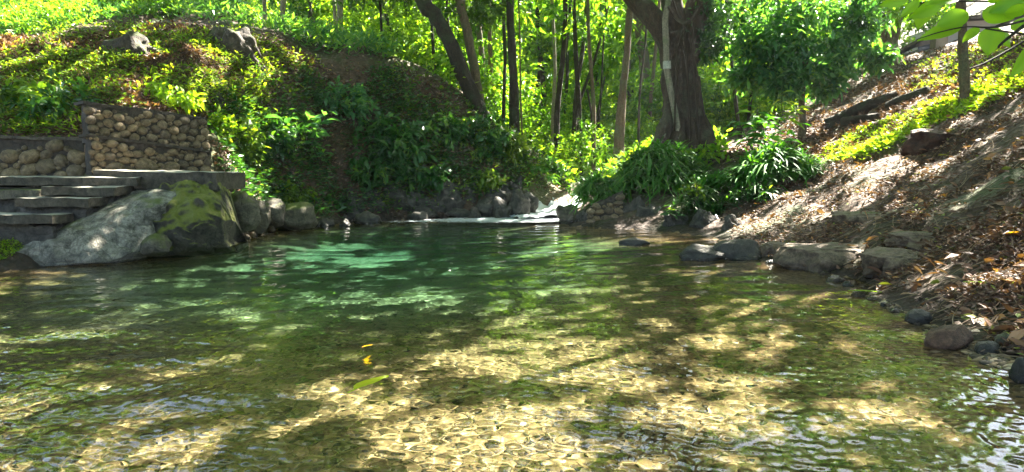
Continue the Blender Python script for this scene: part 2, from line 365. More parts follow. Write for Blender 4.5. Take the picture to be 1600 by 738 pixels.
def tube(pts, rad, seg=8, rough=.0, seed=0, sub=4, cap=True, ridge=0.0):
    pts = np.array(pts, float); rad = np.array(rad, float) if np.ndim(rad) else np.full(len(pts), float(rad))
    if sub > 1 and len(pts) > 2:                         # Catmull-Rom smoothing
        Q = []; Rr = []; n = len(pts); E = np.vstack([2 * pts[0] - pts[1], pts, 2 * pts[-1] - pts[-2]])
        for i in range(n - 1):
            p0, p1, p2, p3 = E[i:i + 4]
            for j in range(sub):
                t = j / sub; Q.append(.5 * (2 * p1 + (p2 - p0) * t + (2 * p0 - 5 * p1 + 4 * p2 - p3) * t * t + (3 * p1 - p0 - 3 * p2 + p3) * t ** 3)); Rr.append(rad[i] * (1 - t) + rad[i + 1] * t)
        Q.append(pts[-1]); Rr.append(rad[-1]); pts = np.array(Q); rad = np.array(Rr)
    n = len(pts); T = unit(np.gradient(pts, axis=0)); ref = np.array([1., .2, .1]) if abs(T[:, 2]).mean() > .6 else np.array([0, 0, 1.])
    A = unit(np.cross(T, ref[None])); B = np.cross(T, A); ang = np.arange(seg) * 2 * math.pi / seg
    V = np.empty((n, seg, 3)); s = np.arange(n)
    for j, a in enumerate(ang):
        rr = rad * (1 + rough * (vnoise(np.full(n, j * 1.7 + seed * 13.1), s * .45 + seed) - .5) * 2)
        if ridge: rr = rr * (1 + ridge * (vnoise(a * 3.2 + .5 * np.sin(s * .08) + 3 * vnoise(s * .05 + seed, s * 0, 2), s * .16 + seed, 7) - .5) + ridge * .5 * (vnoise(a * 9.1 + s * .03, s * .3, 9) - .5))
        V[:, j] = pts + (A * math.cos(a) + B * math.sin(a)) * rr[:, None]
    i = np.arange(n - 1)[:, None] * seg; j = np.arange(seg)[None]; j2 = (j + 1) % seg
    F = np.stack([i + j, i + j2, i + seg + j2, i + seg + j], -1).reshape(-1, 4)
    V = V.reshape(-1, 3); Fs = [F]
    if cap:
        V = np.vstack([V, pts[:1], pts[-1:]]); a = len(V) - 2; jj = np.arange(seg); top = (n - 1) * seg
        Fs.append(np.vstack([np.stack([np.full(seg, a), (jj + 1) % seg, jj], -1), np.stack([np.full(seg, a + 1), top + jj, top + (jj + 1) % seg], -1)]))
    return V, Fs, np.full(len(V), .5)
def ico(sub):
    bm = bmesh.new(); bmesh.ops.create_icosphere(bm, subdivisions=sub, radius=1); bm.verts.ensure_lookup_table()
    V = np.array([v.co[:] for v in bm.verts]); F = np.array([[v.index for v in f.verts] for f in bm.faces]); bm.free(); return V, F
ICO = {k: ico(k) for k in (1, 2, 3, 4, 5)}
def rock_vf(c, size, seed, sub=4, rough=.28, angular=.35, rot=0.0, flat=False):
    V, F = ICO[sub]; r = np.random.default_rng(seed); V = V.copy(); n = V.copy()
    pl = unit(r.normal(0, 1, (9, 3))); hgt = r.uniform(.62, .92, 9)                    # chop with planes: faceted rock
    for a, h in zip(pl, hgt):
        d = V @ a; V -= np.outer(np.maximum(d - h, 0) * (angular * 2 if angular < .5 else 1), a)
    s = seed * 3.7
    f = fbm(n[:, 0] * 1.7 + s, n[:, 1] * 1.7 + n[:, 2] * 1.3 + s, 5, 4) + fbm(n[:, 2] * 1.9 - s, n[:, 0] * 1.5 - n[:, 1], 8, 4) - 1
    V *= (1 + rough * 1.5 * f)[:, None]
    f2 = fbm(n[:, 0] * 6 + s, n[:, 2] * 6 + n[:, 1] * 4, 15, 3) - .5; V *= (1 + rough * .35 * f2)[:, None]
    if flat: V[:, 2] = np.where(V[:, 2] > .3, .3 + (V[:, 2] - .3) * .3, V[:, 2])
    V = V * np.array(size); ca, sa = math.cos(rot), math.sin(rot)
    V = V @ np.array([[ca, sa, 0], [-sa, ca, 0], [0, 0, 1]])
    return V + np.array(c), [F], np.full(len(V), .5)
def rock_px(name, label, cat, x0, x1, y0, y1, Y, mat, seed, depth=1.0, sub=4, group=None, rough=.28, sink=.3, rot=0.0, angular=.35, parent=None, flat=False):
    """a rock whose outline spans the given box when seen at distance Y; sits into the ground"""
    a = W(x0, y1, Y); b = W(x1, y0, Y); wd = (b[0] - a[0]) / 2; ht = (b[2] - a[2]) / 2
    c = [(a[0] + b[0]) / 2, Y + wd * depth * .5, (a[2] + b[2]) / 2 - ht * sink]
    V, F, T = rock_vf(c, (wd * 1.1, wd * depth, ht * (1 + sink) * 1.08), seed, sub, rough, angular, rot, flat)
    base = np.array([c[0], c[1], a[2]])
    return mk(name, V, F, mat, smooth=True, base=base, label=label, cat=cat, group=group, parent=parent)
def box_vf(c8, sub=8, rough=.012, seed=0):
    """hexahedron from 8 corners (bottom 4, top 4), faces subdivided and roughened"""
    c = np.array(c8, float); fs = [(0, 1, 5, 4), (1, 2, 6, 5), (2, 3, 7, 6), (3, 0, 4, 7), (4, 5, 6, 7), (3, 2, 1, 0)]
    Vs = []; Fs = []; o = 0
    for f in fs:
        u, v = np.meshgrid(np.linspace(0, 1, sub + 1), np.linspace(0, 1, sub + 1)); u = u[..., None]; v = v[..., None]
        Pn = (c[f[0]] * (1 - u) + c[f[1]] * u) * (1 - v) + (c[f[3]] * (1 - u) + c[f[2]] * u) * v
        Vs.append(Pn.reshape(-1, 3)); i = np.arange((sub + 1) ** 2).reshape(sub + 1, sub + 1)
        Fs.append(np.stack([i[:-1, :-1], i[:-1, 1:], i[1:, 1:], i[1:, :-1]], -1).reshape(-1, 4) + o); o += (sub + 1) ** 2
    V = np.concatenate(Vs); m = c.mean(0)
    for ax, (a, b, s) in enumerate(((1, 2, 1), (0, 2, 5), (0, 1, 9))):
        V[:, ax] += (fbm(V[:, a] * 4 + V[:, ax] * 2.3 + seed, V[:, b] * 4 + V[:, ax] * 1.7, s + seed, 4) - .5) * 2 * rough * 2
    return V, [np.concatenate(Fs)], np.full(len(V), .5)

# ================================================================== SETTING: ground, riverbed, water
def axis(lo, a, b, hi, st, g=1.09):
    m = list(np.arange(a, b + st * .5, st)); s = st; x = m[-1]
    while x < hi: s *= g; x += s; m.append(x)
    s = st; x = m[0]; l = []
    while x > lo: s *= g; x -= s; l.append(x)
    return np.array(l[::-1] + m)
ax = axis(-58, -15, 15, 58, .14); ay = axis(-13, 2.4, 27, 80, .14)
TX, TY = np.meshgrid(ax, ay); TZ = H(TX, TY) + (fbm(TX * 8, TY * 8, 31, 2) - .5) * .05 * (H(TX, TY) > 0)
TV = np.stack([TX, TY, TZ], -1).reshape(-1, 3); ti = np.arange(len(TV)).reshape(TX.shape)
TF = np.stack([ti[:-1, :-1], ti[:-1, 1:], ti[1:, 1:], ti[1:, :-1]], -1).reshape(-1, 4)
under = (TV[TF][:, :, 2].max(1) < .03) & (TV[TF][:, :, 1].max(1) < 22)
def sub_mesh(V, F):
    u, inv = np.unique(F, return_inverse=True); return V[u], inv.reshape(F.shape)
t = NT('forest_soil'); co = t.coord(False)
n1 = t.noise(co, .8, 5); n2 = t.noise(co, 9, 10, .75); n3 = t.noise(co, 30, 4, .7)
vo = t.add('ShaderNodeTexVoronoi', feature='F1'); vo.inputs['Scale'].default_value = 11; t.link(co, vo.inputs['Vector'])
sepc = t.add('ShaderNodeSeparateColor'); t.link(vo.outputs['Color'], sepc.inputs[0])
soil = t.ramp(n2, [(.3, (.025, .015, .010)), (.55, (.08, .05, .032)), (.75, (.11, .062, .038))])
soil = t.mix(.45, soil, t.ramp(sepc.outputs[0], [(0, (.03, .02, .012)), (.6, (.12, .075, .05)), (1, (.15, .088, .055))]))
soil = t.mix(t.ramp(t.math('ADD', n1, t.math('MULTIPLY', n3, .2)), [(.58, (0, 0, 0)), (.74, (.8, .8, .8))]), soil, (.045, .07, .016))
sp = t.add('ShaderNodeSeparateXYZ'); t.link(co, sp.inputs[0])
wet = t.ramp(t.math('ADD', sp.outputs[2], t.math('MULTIPLY', n1, .3)), [(.2, (1, 1, 1)), (.42, (0, 0, 0))])
soil = t.mix(wet, soil, t.mix(1.0, soil, (.4, .35, .32), 'MULTIPLY'))
t.link(soil, t.P.inputs['Base Color']); t.P.inputs['Roughness'].default_value = .8
t.bump(t.math('ADD', n2, vo.outputs['Distance']), .9, .06); M_soil = t.m
t = NT('gravel_riverbed'); co = t.coord(False)
dn = t.add('ShaderNodeTexNoise'); dn.inputs['Scale'].default_value = 5; t.link(co, dn.inputs['Vector'])
vm = t.add('ShaderNodeMix', data_type='VECTOR'); vm.inputs[0].default_value = .05; t.link(co, vm.inputs[4]); t.link(dn.outputs['Color'], vm.inputs[5])
vo = t.add('ShaderNodeTexVoronoi', feature='F1'); vo.inputs['Scale'].default_value = 24; t.link(vm.outputs[1], vo.inputs['Vector'])
sepc = t.add('ShaderNodeSeparateColor'); t.link(vo.outputs['Color'], sepc.inputs[0])
ve = t.add('ShaderNodeTexVoronoi', feature='DISTANCE_TO_EDGE'); ve.inputs['Scale'].default_value = 24; t.link(vm.outputs[1], ve.inputs['Vector'])
n1 = t.noise(co, .7, 4); n2 = t.noise(co, 25, 5, .7)
peb = t.ramp(sepc.outputs[0], [(0, (.05, .035, .02)), (.35, (.14, .10, .052)), (.7, (.23, .165, .088)), (1, (.38, .28, .17))])
sand = t.ramp(n2, [(.3, (.16, .115, .06)), (.7, (.34, .25, .145))])
bed = t.mix(t.ramp(ve.outputs['Distance'], [(.02, (0, 0, 0)), (.07, (1, 1, 1))]), sand, peb)
bed = t.mix(t.ramp(n1, [(.4, (0, 0, 0)), (.65, (.4, .4, .4))]), bed, sand)
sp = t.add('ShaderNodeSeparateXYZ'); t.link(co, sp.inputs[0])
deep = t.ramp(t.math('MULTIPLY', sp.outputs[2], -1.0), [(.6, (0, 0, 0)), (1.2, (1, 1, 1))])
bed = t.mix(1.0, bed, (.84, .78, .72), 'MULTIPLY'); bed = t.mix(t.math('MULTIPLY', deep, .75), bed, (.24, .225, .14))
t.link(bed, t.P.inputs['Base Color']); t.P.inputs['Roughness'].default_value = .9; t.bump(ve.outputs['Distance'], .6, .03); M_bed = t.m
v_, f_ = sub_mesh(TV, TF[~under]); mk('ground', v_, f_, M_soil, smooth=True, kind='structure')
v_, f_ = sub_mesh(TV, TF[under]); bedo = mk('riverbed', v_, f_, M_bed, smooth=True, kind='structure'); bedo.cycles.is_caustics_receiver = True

WAVES = []
wr = np.random.default_rng(5)
for i in range(34):
    lam = .058 * (1.08 ** (i % 13)) * wr.uniform(.9, 1.1); th = R(75) + wr.normal(0, 1.2); WAVES.append((2 * math.pi / lam, th, wr.uniform(0, 6.28), .0225))
for i in range(12):
    lam = wr.uniform(.35, 1.3); th = R(105) + wr.normal(0, .35); WAVES.append((2 * math.pi / lam, th, wr.uniform(0, 6.28), .016))
def wave(x, y, sp):
    z = np.zeros_like(x); wx = x + .08 * np.sin(y * 2.3 + 1.2 * np.sin(x * 1.1)); wy = y + .08 * np.sin(x * 1.9 + np.sin(y * 1.3))
    calm = .55 + .75 * fbm(x * .45, y * .45, 77, 2)
    for k, th, ph, sl_ in WAVES:
        fade = np.clip(1.6 - sp * k * .75, 0, 1)
        z += sl_ / k * np.sin(k * (wx * math.cos(th) + wy * math.sin(th)) + ph) * fade
    return z * calm
wu = np.concatenate([np.linspace(-1.3, -.79, 30), np.linspace(-.78, .76, 700), np.linspace(.77, .95, 12)])
wyv = np.concatenate([np.linspace(-8, 2.2, 30)[:-1], np.geomspace(2.2, 21.2, 700)])
WU, WY = np.meshgrid(wu, wyv); WXX = WU * (np.maximum(WY, 2.5) + 1.4); spc = np.maximum((np.maximum(WY, 2.5) + 1.4) * .0025, .2 * (WY < 2.2))
WZZ = wave(WXX, WY, spc)
nr, nc = WXX.shape; WV = np.stack([WXX, WY, WZZ], -1).reshape(-1, 3); wi = np.arange(nr * nc).reshape(nr, nc)
WF = np.stack([wi[:-1, :-1], wi[:-1, 1:], wi[1:, 1:], wi[1:, :-1]], -1).reshape(-1, 4)
ring = np.concatenate([wi[0, :-1], wi[:-1, -1], wi[-1, :0:-1], wi[:0:-1, 0]])
bot = WV[ring].copy(); bot[:, 2] = -3.2; bi = len(WV) + np.arange(len(ring)); cen = len(WV) + len(ring)
WV = np.vstack([WV, bot, [[-2, 8, -3.2]]]); r2 = np.roll(ring, -1); b2 = np.roll(bi, -1)
WT = np.clip((-H(WV[:, 0], WV[:, 1]) - .1) / 1.6, 0, 1)
t = NT('clear_stream_water'); t.P.inputs['Transmission Weight'].default_value = 1; t.P.inputs['IOR'].default_value = 1.33; t.P.inputs['Roughness'].default_value = 0
at = t.add('ShaderNodeAttribute', attribute_name='tint')
t.link(t.ramp(at.outputs['Fac'], [(0, (.97, .95, .88)), (.18, (.74, .84, .66)), (.42, (.36, .67, .49)), (1, (.13, .45, .37))]), t.P.inputs['Base Color']); M_water = t.m
wat = mk('water', WV, [WF, np.stack([ring, bi, b2, r2], -1), np.stack([bi, np.full(len(bi), cen), b2], -1)], M_water, smooth=True, kind='structure', tint=WT)
wat.cycles.is_caustics_caster = True

# ================================================================== stone walls and steps
ST = []
for k in range(6):
    V, F, _ = rock_vf((0, 0, 0), (1, 1, 1), 100 + k, 2, .16, .25); me = mk('cobble_shape', V, F, M_pebble, smooth=True); ST.append(me.data); bpy.data.objects.remove(me)
SH = []
for k in range(6):
    V, F, _ = rock_vf((0, 0, 0), (1, 1, 1), 120 + k, 2, .2, .3); me = mk('shore_shape', V, F, M_shorestone, smooth=True); SH.append(me.data); bpy.data.objects.remove(me)
def pack(wd, ht, radii, seed, tries=3500, seeds=(), asp=1.25, gap=.80):
    """dart-throw rounded stones into a wd x ht panel: list of (s, t, r)"""
    r = np.random.default_rng(seed); out = [tuple(s) for s in seeds]
    for rad in radii:
        for _ in range(tries):
            s, t_ = r.uniform(rad * .6, wd - rad * .6), r.uniform(rad * .75, ht - rad * .75)
            if all(((s - a) / asp) ** 2 + (t_ - b) ** 2 > ((rad + c) * gap) ** 2 for a, b, c in out): out.append((s, t_, rad))
    return out
def cobble_wall(parent, A, B, zA0, zA1, zB0, zB1, radii, seed, seeds=(), thick=.2, name='stone', asp=1.25, shapes=None, flat=.75):
    """a mortar core between A and B (xy) with every cobble a part of its own"""
    A = np.array(A, float); B = np.array(B, float); d = B - A; Lw = np.linalg.norm(d); d /= Lw; nrm = np.array([d[1], -d[0]])
    if nrm[1] > 0: nrm = -nrm
    back = -nrm * thick
    c8 = [(*A, zA0), (*B, zB0), (*(B + back), zB0), (*(A + back), zA0), (*A, zA1), (*B, zB1), (*(B + back), zB1), (*(A + back), zA1)]
    mk('mortar_core', *box_vf(c8, 14, .02, seed)[:2], M_mortar, parent, smooth=False)
    base = Vector(parent['base'][:]); hmax = max(zA1 - zA0, zB1 - zB0)
    for s, t_, r in pack(Lw, hmax, radii, seed, seeds=seeds, asp=asp):
        f = s / Lw; z0 = zA0 + (zB0 - zA0) * f; h = (zA1 + (zB1 - zA1) * f) - z0
        if t_ + r * .7 > h: continue
        pt = A + d * s + nrm * (-.01 + .02 * random.random()); ax_ = Vector((d[0], d[1], 0)); n_ = Vector((nrm[0], nrm[1], 0)); rt = random.uniform(-.35, .35)
        M = Matrix.Translation(Vector((pt[0], pt[1], z0 + t_)) - base) @ Matrix((ax_, n_, Vector((0, 0, 1)))).transposed().to_4x4() @ Matrix.Rotation(rt, 4, 'Y') @ Matrix.Diagonal((r * asp * random.uniform(.92, 1.1), r * flat, r * random.uniform(.9, 1.02), 1))
        inst(name, random.choice(shapes or ST), parent, M)
A1 = W(143, 268, 11.7); B1 = W(330, 271, 13.4)
tA = W(143, 213, 11.7)[2]; tB = W(330, 238, 13.4)[2]
wl = thing('cobble_wall', 'lower tier of the rounded cobble retaining wall, rising from the long concrete slab', 'stone wall', A1)
bigs = []
Lw1 = np.linalg.norm((B1 - A1)[:2])
for px_, rr in ((176, .13), (222, .17), (262, .15), (297, .10), (320, .11), (150, .08)): bigs.append(((px_ - 143) / 187 * Lw1, rr * .95, rr))
cobble_wall(wl, A1[:2], B1[:2], A1[2] - .05, tA, B1[2] - .05, tB, (.085, .07, .055, .042, .03), 11, bigs)
off = np.array([-.10, .13])
A2 = W(137, 213, 11.8); B2 = W(326, 238, 13.55); u0 = W(137, 161, 11.8)[2]; u1 = W(326, 186, 13.55)[2]
wu_ = thing('cobble_wall', 'upper tier of the rounded cobble retaining wall, set back under the grassy slope', 'stone wall', A2)
cobble_wall(wu_, A2[:2] , B2[:2], tA - .12, u0, tB - .12, u1, (.085, .07, .055, .042, .03), 12)
def strip(name, P0, P1, w_, h_, mat, parent, seed=0, rough=.008, sub=20, **k):
    """long bar from P0 to P1 (top front edge), width w_ going away from the viewer"""
    P0 = np.array(P0, float); P1 = np.array(P1, float); d = unit((P1 - P0)[:2]); nb = np.array([-d[1], d[0], 0.])
    if nb[1] < 0: nb = -nb
    c = [P0 - [0, 0, h_], P1 - [0, 0, h_], P1 + nb * w_ - [0, 0, h_], P0 + nb * w_ - [0, 0, h_], P0, P1, P1 + nb * w_, P0 + nb * w_]
    return mk(name, *box_vf(c, sub, rough, seed)[:2], mat, parent, **k)
strip('coping', (A1[0] - .02, A1[1] - .05, tA + .035), (B1[0] + .05, B1[1] - .04, tB + .035), .3, .045, M_mortar, wl, 3)
strip('coping', (A2[0] - .02, A2[1] - .03, u0 + .03), (B2[0], B2[1] - .03, u1 + .03), .4, .05, M_mortar, wu_, 4)
# left wall
A3 = W(-160, 276, 12.35); B3 = W(136, 275, 12.2); v0 = W(-160, 212, 12.35)[2]; v1 = W(136, 219, 12.2)[2]
w3 = thing('cobble_wall', 'long low cobble wall behind the top step at the left edge of the picture', 'stone wall', B3)
cobble_wall(w3, A3[:2], B3[:2], A3[2] - .1, v0, B3[2] - .1, v1, (.15, .12, .10, .08, .06, .045), 13, asp=1.3)
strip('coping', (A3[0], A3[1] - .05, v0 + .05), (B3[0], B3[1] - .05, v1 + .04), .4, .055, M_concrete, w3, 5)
# steps
st = thing('stone_steps', 'rough concrete steps going down to the left below the cobble walls', 'steps', W(40, 364, 10.2))
def stepbox(x0, x1, ytop, ybot, Y0, depth, seed, name='step', x1b=None, yt1=None, mat=None):
    a = W(x0, ytop, Y0); b = W(x1, yt1 if yt1 else ytop + 1, Y0 + .05); zb = W(x0, ybot, Y0)[2]
    b[2] = a[2] + (b[2] - a[2]) * .5; tk = .13
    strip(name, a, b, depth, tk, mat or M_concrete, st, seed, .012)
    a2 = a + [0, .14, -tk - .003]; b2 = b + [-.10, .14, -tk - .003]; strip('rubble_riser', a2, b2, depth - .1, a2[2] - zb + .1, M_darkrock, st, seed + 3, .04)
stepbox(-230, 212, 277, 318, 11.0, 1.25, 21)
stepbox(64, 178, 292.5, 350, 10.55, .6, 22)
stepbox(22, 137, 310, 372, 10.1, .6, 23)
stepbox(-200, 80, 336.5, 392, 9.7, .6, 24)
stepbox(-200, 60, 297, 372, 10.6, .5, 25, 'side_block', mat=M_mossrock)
# slab on top of the outcrop
s0 = W(146, 266, 11.25); s1 = W(338, 270, 11.1)
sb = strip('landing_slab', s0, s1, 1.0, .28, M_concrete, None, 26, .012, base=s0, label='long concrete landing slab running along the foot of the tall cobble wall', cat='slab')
# outcrop under the slab and sloping rock
def grid_rock(name, label, cat, rows, mat, seed=0, amp=.05, sub=14, depth=.8):
    """closed rock body whose visible skin passes through rows of world points (rows x cols)"""
    G0 = np.array(rows, float); nr, nc = G0.shape[:2]
    u = np.linspace(0, nc - 1.0001, sub * (nc - 1)); v = np.linspace(0, nr - 1.0001, sub * (nr - 1))
    ui = u.astype(int); vi = v.astype(int); fu = (u - ui); fv = (v - vi)
    g = lambda a, b: G0[np.minimum(vi + a, nr - 1)][:, np.minimum(ui + b, nc - 1)]
    fu_ = fu[None, :, None]; fv_ = fv[:, None, None]
    S = (g(0, 0) * (1 - fu_) + g(0, 1) * fu_) * (1 - fv_) + (g(1, 0) * (1 - fu_) + g(1, 1) * fu_) * fv_
    n = (fbm(S[..., 0] * 3 + S[..., 2] * 2, S[..., 1] * 3 - S[..., 2] * 1.5, seed, 5) - .5) * 2
    n += np.abs(fbm(S[..., 0] * 2.2 + 7, S[..., 1] * 4 + S[..., 2] * 3, seed + 4, 3) - .5) * -2.2 + .25
    S = S + np.stack([n * .3, -n * .8, n * .7], -1) * amp
    a, b = S.shape[:2]; B = S.copy(); B[..., 1] += depth; B[..., 2] = np.minimum(B[..., 2] - .25, S[..., 2].min() + .1)
    V = np.concatenate([S.reshape(-1, 3), B.reshape(-1, 3)]); i = np.arange(a * b).reshape(a, b); j = i + a * b
    qf = lambda m, fl: (np.stack([m[:-1, :-1], m[:-1, 1:], m[1:, 1:], m[1:, :-1]], -1).reshape(-1, 4))[:, ::fl]
    ring = np.concatenate([i[0, :-1], i[:-1, -1], i[-1, :0:-1], i[:0:-1, 0]]); r2 = np.roll(ring, -1)
    F = np.concatenate([qf(i, 1), qf(j, -1), np.stack([ring, ring + a * b, r2 + a * b, r2], -1)])
    bs = G0.reshape(-1, 3).mean(0); bs[2] = G0[..., 2].min()
    return mk(name, V, F, mat, smooth=True, base=bs, label=label, cat=cat)
# pale rock ramp (rows: top edge -> waterline)
grid_rock('rock_ramp', 'pale weathered rock ramp sloping down from the slab to the water', 'rock',
    [[W(60, 372, 10.2), W(140, 333, 10.6), W(200, 298, 11.2), W(255, 288, 11.5), W(290, 290, 11.4)],
     [W(20, 388, 9.9), W(110, 352, 10.1), W(180, 322, 10.5), W(240, 300, 10.8), W(285, 300, 10.9)],
     [W(5, 400, 9.7), W(90, 378, 9.8), W(165, 352, 10.1), W(215, 332, 10.3), W(262, 318, 10.6)],
     [W(0, 410, 9.8), W(80, 398, 9.75), W(150, 382, 9.9), W(190, 368, 10.1), W(235, 345, 10.4)],
     [W(0, 425, 9.75), W(80, 415, 9.7), W(165, 410, 9.8), W(200, 398, 10.0), W(240, 388, 10.3)]], M_ramprock, 3, .05, 22, 1.2)
grid_rock('rock_outcrop', 'dark fractured outcrop with green moss on top, under the right end of the slab', 'rock',
    [[W(240, 292, 11.0), W(285, 288, 11.1), W(318, 284, 11.2), W(345, 286, 11.3), W(360, 302, 11.6)],
     [W(215, 340, 10.4), W(262, 325, 10.5), W(310, 312, 10.6), W(345, 308, 10.9), W(360, 320, 11.3)],
     [W(205, 372, 10.3), W(250, 360, 10.35), W(300, 350, 10.4), W(345, 345, 10.6), W(368, 348, 11.2)],
     [W(200, 398, 10.35), W(250, 392, 10.4), W(300, 388, 10.6), W(350, 384, 10.9), W(370, 372, 11.5)]], M_outcrop, 8, .19, 22, .5)
rock_px('boulder', 'round moss-topped boulder just right of the slab end', 'boulder', 346, 398, 296, 352, 12.3, M_mossrock, 31, .9)
rock_px('boulder', 'small grey boulder with a white mark at the waterline below the sloping rock', 'boulder', 212, 264, 368, 396, 10.1, M_rock, 32, .8, 3)
rock_px('boulder', 'smooth upright grey boulder behind the pink pebbles', 'boulder', 392, 418, 314, 352, 14.2, M_rock, 33)
rock_px('boulder', 'rounded pale grey boulder right of the upright one', 'boulder', 405, 440, 308, 345, 14.9, M_rock, 34)
rock_px('boulder', 'dark low boulder with yellow moss hanging to the waterline', 'boulder', 425, 490, 318, 358, 15.2, M_mossrock, 35)
for i, (x, y, r) in enumerate([(365, 368, 9), (378, 366, 8), (390, 362, 10), (372, 362, 6), (402, 360, 8), (412, 355, 10), (358, 372, 6), (384, 371, 5), (395, 368, 5), (422, 360, 7), (340, 380, 6), (322, 384, 6)]):
    rock_px('pebble', 'pale pinkish pebble on the shore below the moss-topped boulder', 'stone', x - r, x + r, y - r, y + r * .6, WZ(x, y + 3, .02)[1], M_shorestone, 40 + i, .9, 2, 'pink pebbles on the left shore')
# dark rocks along the far cliff foot
DR = 'dark wet rocks along the far waterline'
drk = [(485, 520, 338, 356), (455, 480, 346, 360), (552, 590, 334, 352), (640, 668, 330, 348), (700, 745, 326, 344), (500, 512, 348, 358), (530, 545, 343, 356)]
for i, (a, b, c, d) in enumerate(drk):
    Yd = WZ((a + b) / 2, d - 1)[1] + .1
    rock_px('shore_rock', 'dark wet rock at the foot of the overgrown far bank', 'rock', a, b, c, d + 2, Yd, M_darkrock, 60 + i, .9, 3, DR, rough=.4)
cols = [(470, 17.0), (510, 17.6), (545, 17.9), (580, 18.2), (620, 18.4), (660, 18.6), (700, 18.8), (745, 19.0), (785, 19.3), (815, 19.6)]
tops = [318, 312, 300, 292, 288, 290, 286, 292, 284, 276]; mids = [334, 330, 322, 316, 312, 318, 314, 316, 310, 300]; bots = [350, 347, 343, 340, 338, 337, 336, 336, 335, 330]
grid_rock('rock_ledge', 'long dark rock ledge undercut by the water along the far bank', 'rock',
    [[W(x, t_, Y + .5) for (x, Y), t_ in zip(cols, tops)], [W(x, t_, Y + .05 + .25 * (i % 2)) for i, ((x, Y), t_) in enumerate(zip(cols, mids))], [W(x, t_ + 4, Y + .25 * ((i + 1) % 3) - .1) for i, ((x, Y), t_) in enumerate(zip(cols, bots))]], M_darkrock, 17, .28, 16, 1.0)
casc = [(742, 772, 308, 340), (765, 800, 312, 342), (792, 826, 300, 340), (786, 812, 280, 308), (815, 840, 304, 332), (730, 750, 326, 344), (772, 786, 328, 344), (808, 820, 328, 342)]
for i, (a, b, c, d) in enumerate(casc):
    Yd = 18.9 + (340 - d) * .06
    rock_px('cascade_rock', 'dark shiny rock beside the little cascade', 'rock', a, b, c, d, Yd, M_darkrock, 80 + i, .9, 4, 'dark rocks round the cascade', rough=.5, angular=.8)
# right of the cascade: masonry stub and rocks
ms = thing('masonry_stub', 'crumbling river-stone masonry stub at the water below the strap-leaf clumps', 'stone wall', W(945, 357, 16.7))
a_ = W(918, 352, 16.6); b_ = W(972, 352, 16.5)
cobble_wall(ms, a_[:2], b_[:2], -.15, W(918, 326, 16.6)[2], -.15, W(972, 300, 16.5)[2], (.085, .065, .05, .036), 14, asp=1.5, thick=.9, flat=1.0)
rk = [(872, 915, 322, 352, 17.2, 'mossy dark rock at the left foot of the masonry stub'), (900, 935, 330, 356, 16.9, 'low dark rock in front of the stub'), (965, 1010, 312, 358, 16.6, 'dark rock right of the masonry stub'),
      (1000, 1045, 322, 360, 16.2, 'dark rock under the wide strap-leaf clump'), (1040, 1085, 330, 366, 15.5, 'rounded dark rock under the small broad-leaved plant'), (1080, 1130, 330, 372, 14.9, 'dark rock in shade right of the broad-leaved plant'),
      (1128, 1165, 340, 376, 14.0, 'small dark rock on the shore above the drift rock')]
for i, (a, b, c, d, Y, l) in enumerate(rk): rock_px('bank_rock', l, 'rock', a, b, c, d, Y, M_darkrock if i != 0 else M_mossrock, 95 + i, .8, 5, rough=.45, angular=.9)
rock_px('drift_rock', 'long black wet rock slanting into the water at the right shore', 'rock', 1112, 1192, 374, 416, WZ(1150, 408)[1] + .25, M_darkrock, 111, .7, 4, rough=.2)
rock_px('drift_rock', 'knobbly black rock in the water left of the long slanting rock', 'rock', 1062, 1130, 386, 414, WZ(1095, 408)[1] + .1, M_darkrock, 112, .5, 4, rough=.4)
rock_px('drift_rock', 'small black rock alone in the water in front of the masonry stub', 'rock', 970, 1016, 373, 388, WZ(995, 384)[1], M_darkrock, 113, .5, 3, rough=.4)
rb = [(1195, 1255, 366, 400, 'brown earthy rock left of the flat grey boulder'), (1242, 1376, 360, 410, 'large flat-topped grey boulder among the leaf litter'), (1362, 1490, 376, 418, 'broad low grey boulder half under leaves'),
      (1410, 1520, 356, 380, 'flat greenish rock behind the two grey boulders'), (1300, 1412, 318, 348, 'squarish earthy rock in the slope above the boulders')]
for i, (a, b, c, d, l) in enumerate(rb):
    g = ground((a + b) / 2, d - 4, 11); rock_px('boulder', l, 'boulder', a, b, c, d, g[1] + .1, M_earthrock, 130 + i, .9, 5, rough=.42, sink=.9, angular=.9, flat=True)
for i, (a, b, c, d, l) in enumerate([(1455, 1525, 512, 545, 'reddish-brown cobble at the water edge'), (1524, 1566, 500, 528, 'orange-tan cobble behind the reddish one'), (1560, 1602, 520, 556, 'tan cobble at the right edge of the picture'),
                                     (1420, 1460, 486, 508, 'dark cobble at the water edge, left of the reddish one'), (1528, 1570, 536, 560, 'wet dark cobble between the tan and reddish cobbles'), (1585, 1622, 560, 600, 'dark cobble nearest the lower right water edge')]):
    g = WZ((a + b) / 2, d - 3, .02); rock_px('cobble', l, 'stone', a, b, c, d, g[1] + .05, [M_dirt, M_shorestone, M_rock, M_darkrock, M_darkrock, M_darkrock][i], 150 + i, .8, 3)
xs_ = [(1205, 412), (1226, 416), (1248, 419), (1268, 424), (1290, 430), (1308, 440), (1326, 448), (1346, 464), (1366, 470), (1384, 478), (1404, 490), (1436, 508), (1180, 404), (1395, 480), (1500, 545), (1545, 566)]
for i, (x, y) in enumerate(xs_):
    k = 7 + (i * 5) % 9; g = WZ(x, y, .0); rock_px('cobble', 'half-buried wet stone in the mud of the right waterline', 'stone', x - k, x + k, y - k * .7, y + k * .5, g[1] + .02, [M_darkrock, M_shorestone, M_earthrock][i % 3], 600 + i, .8, 3, 'half-buried stones along the right waterline', rough=.35)
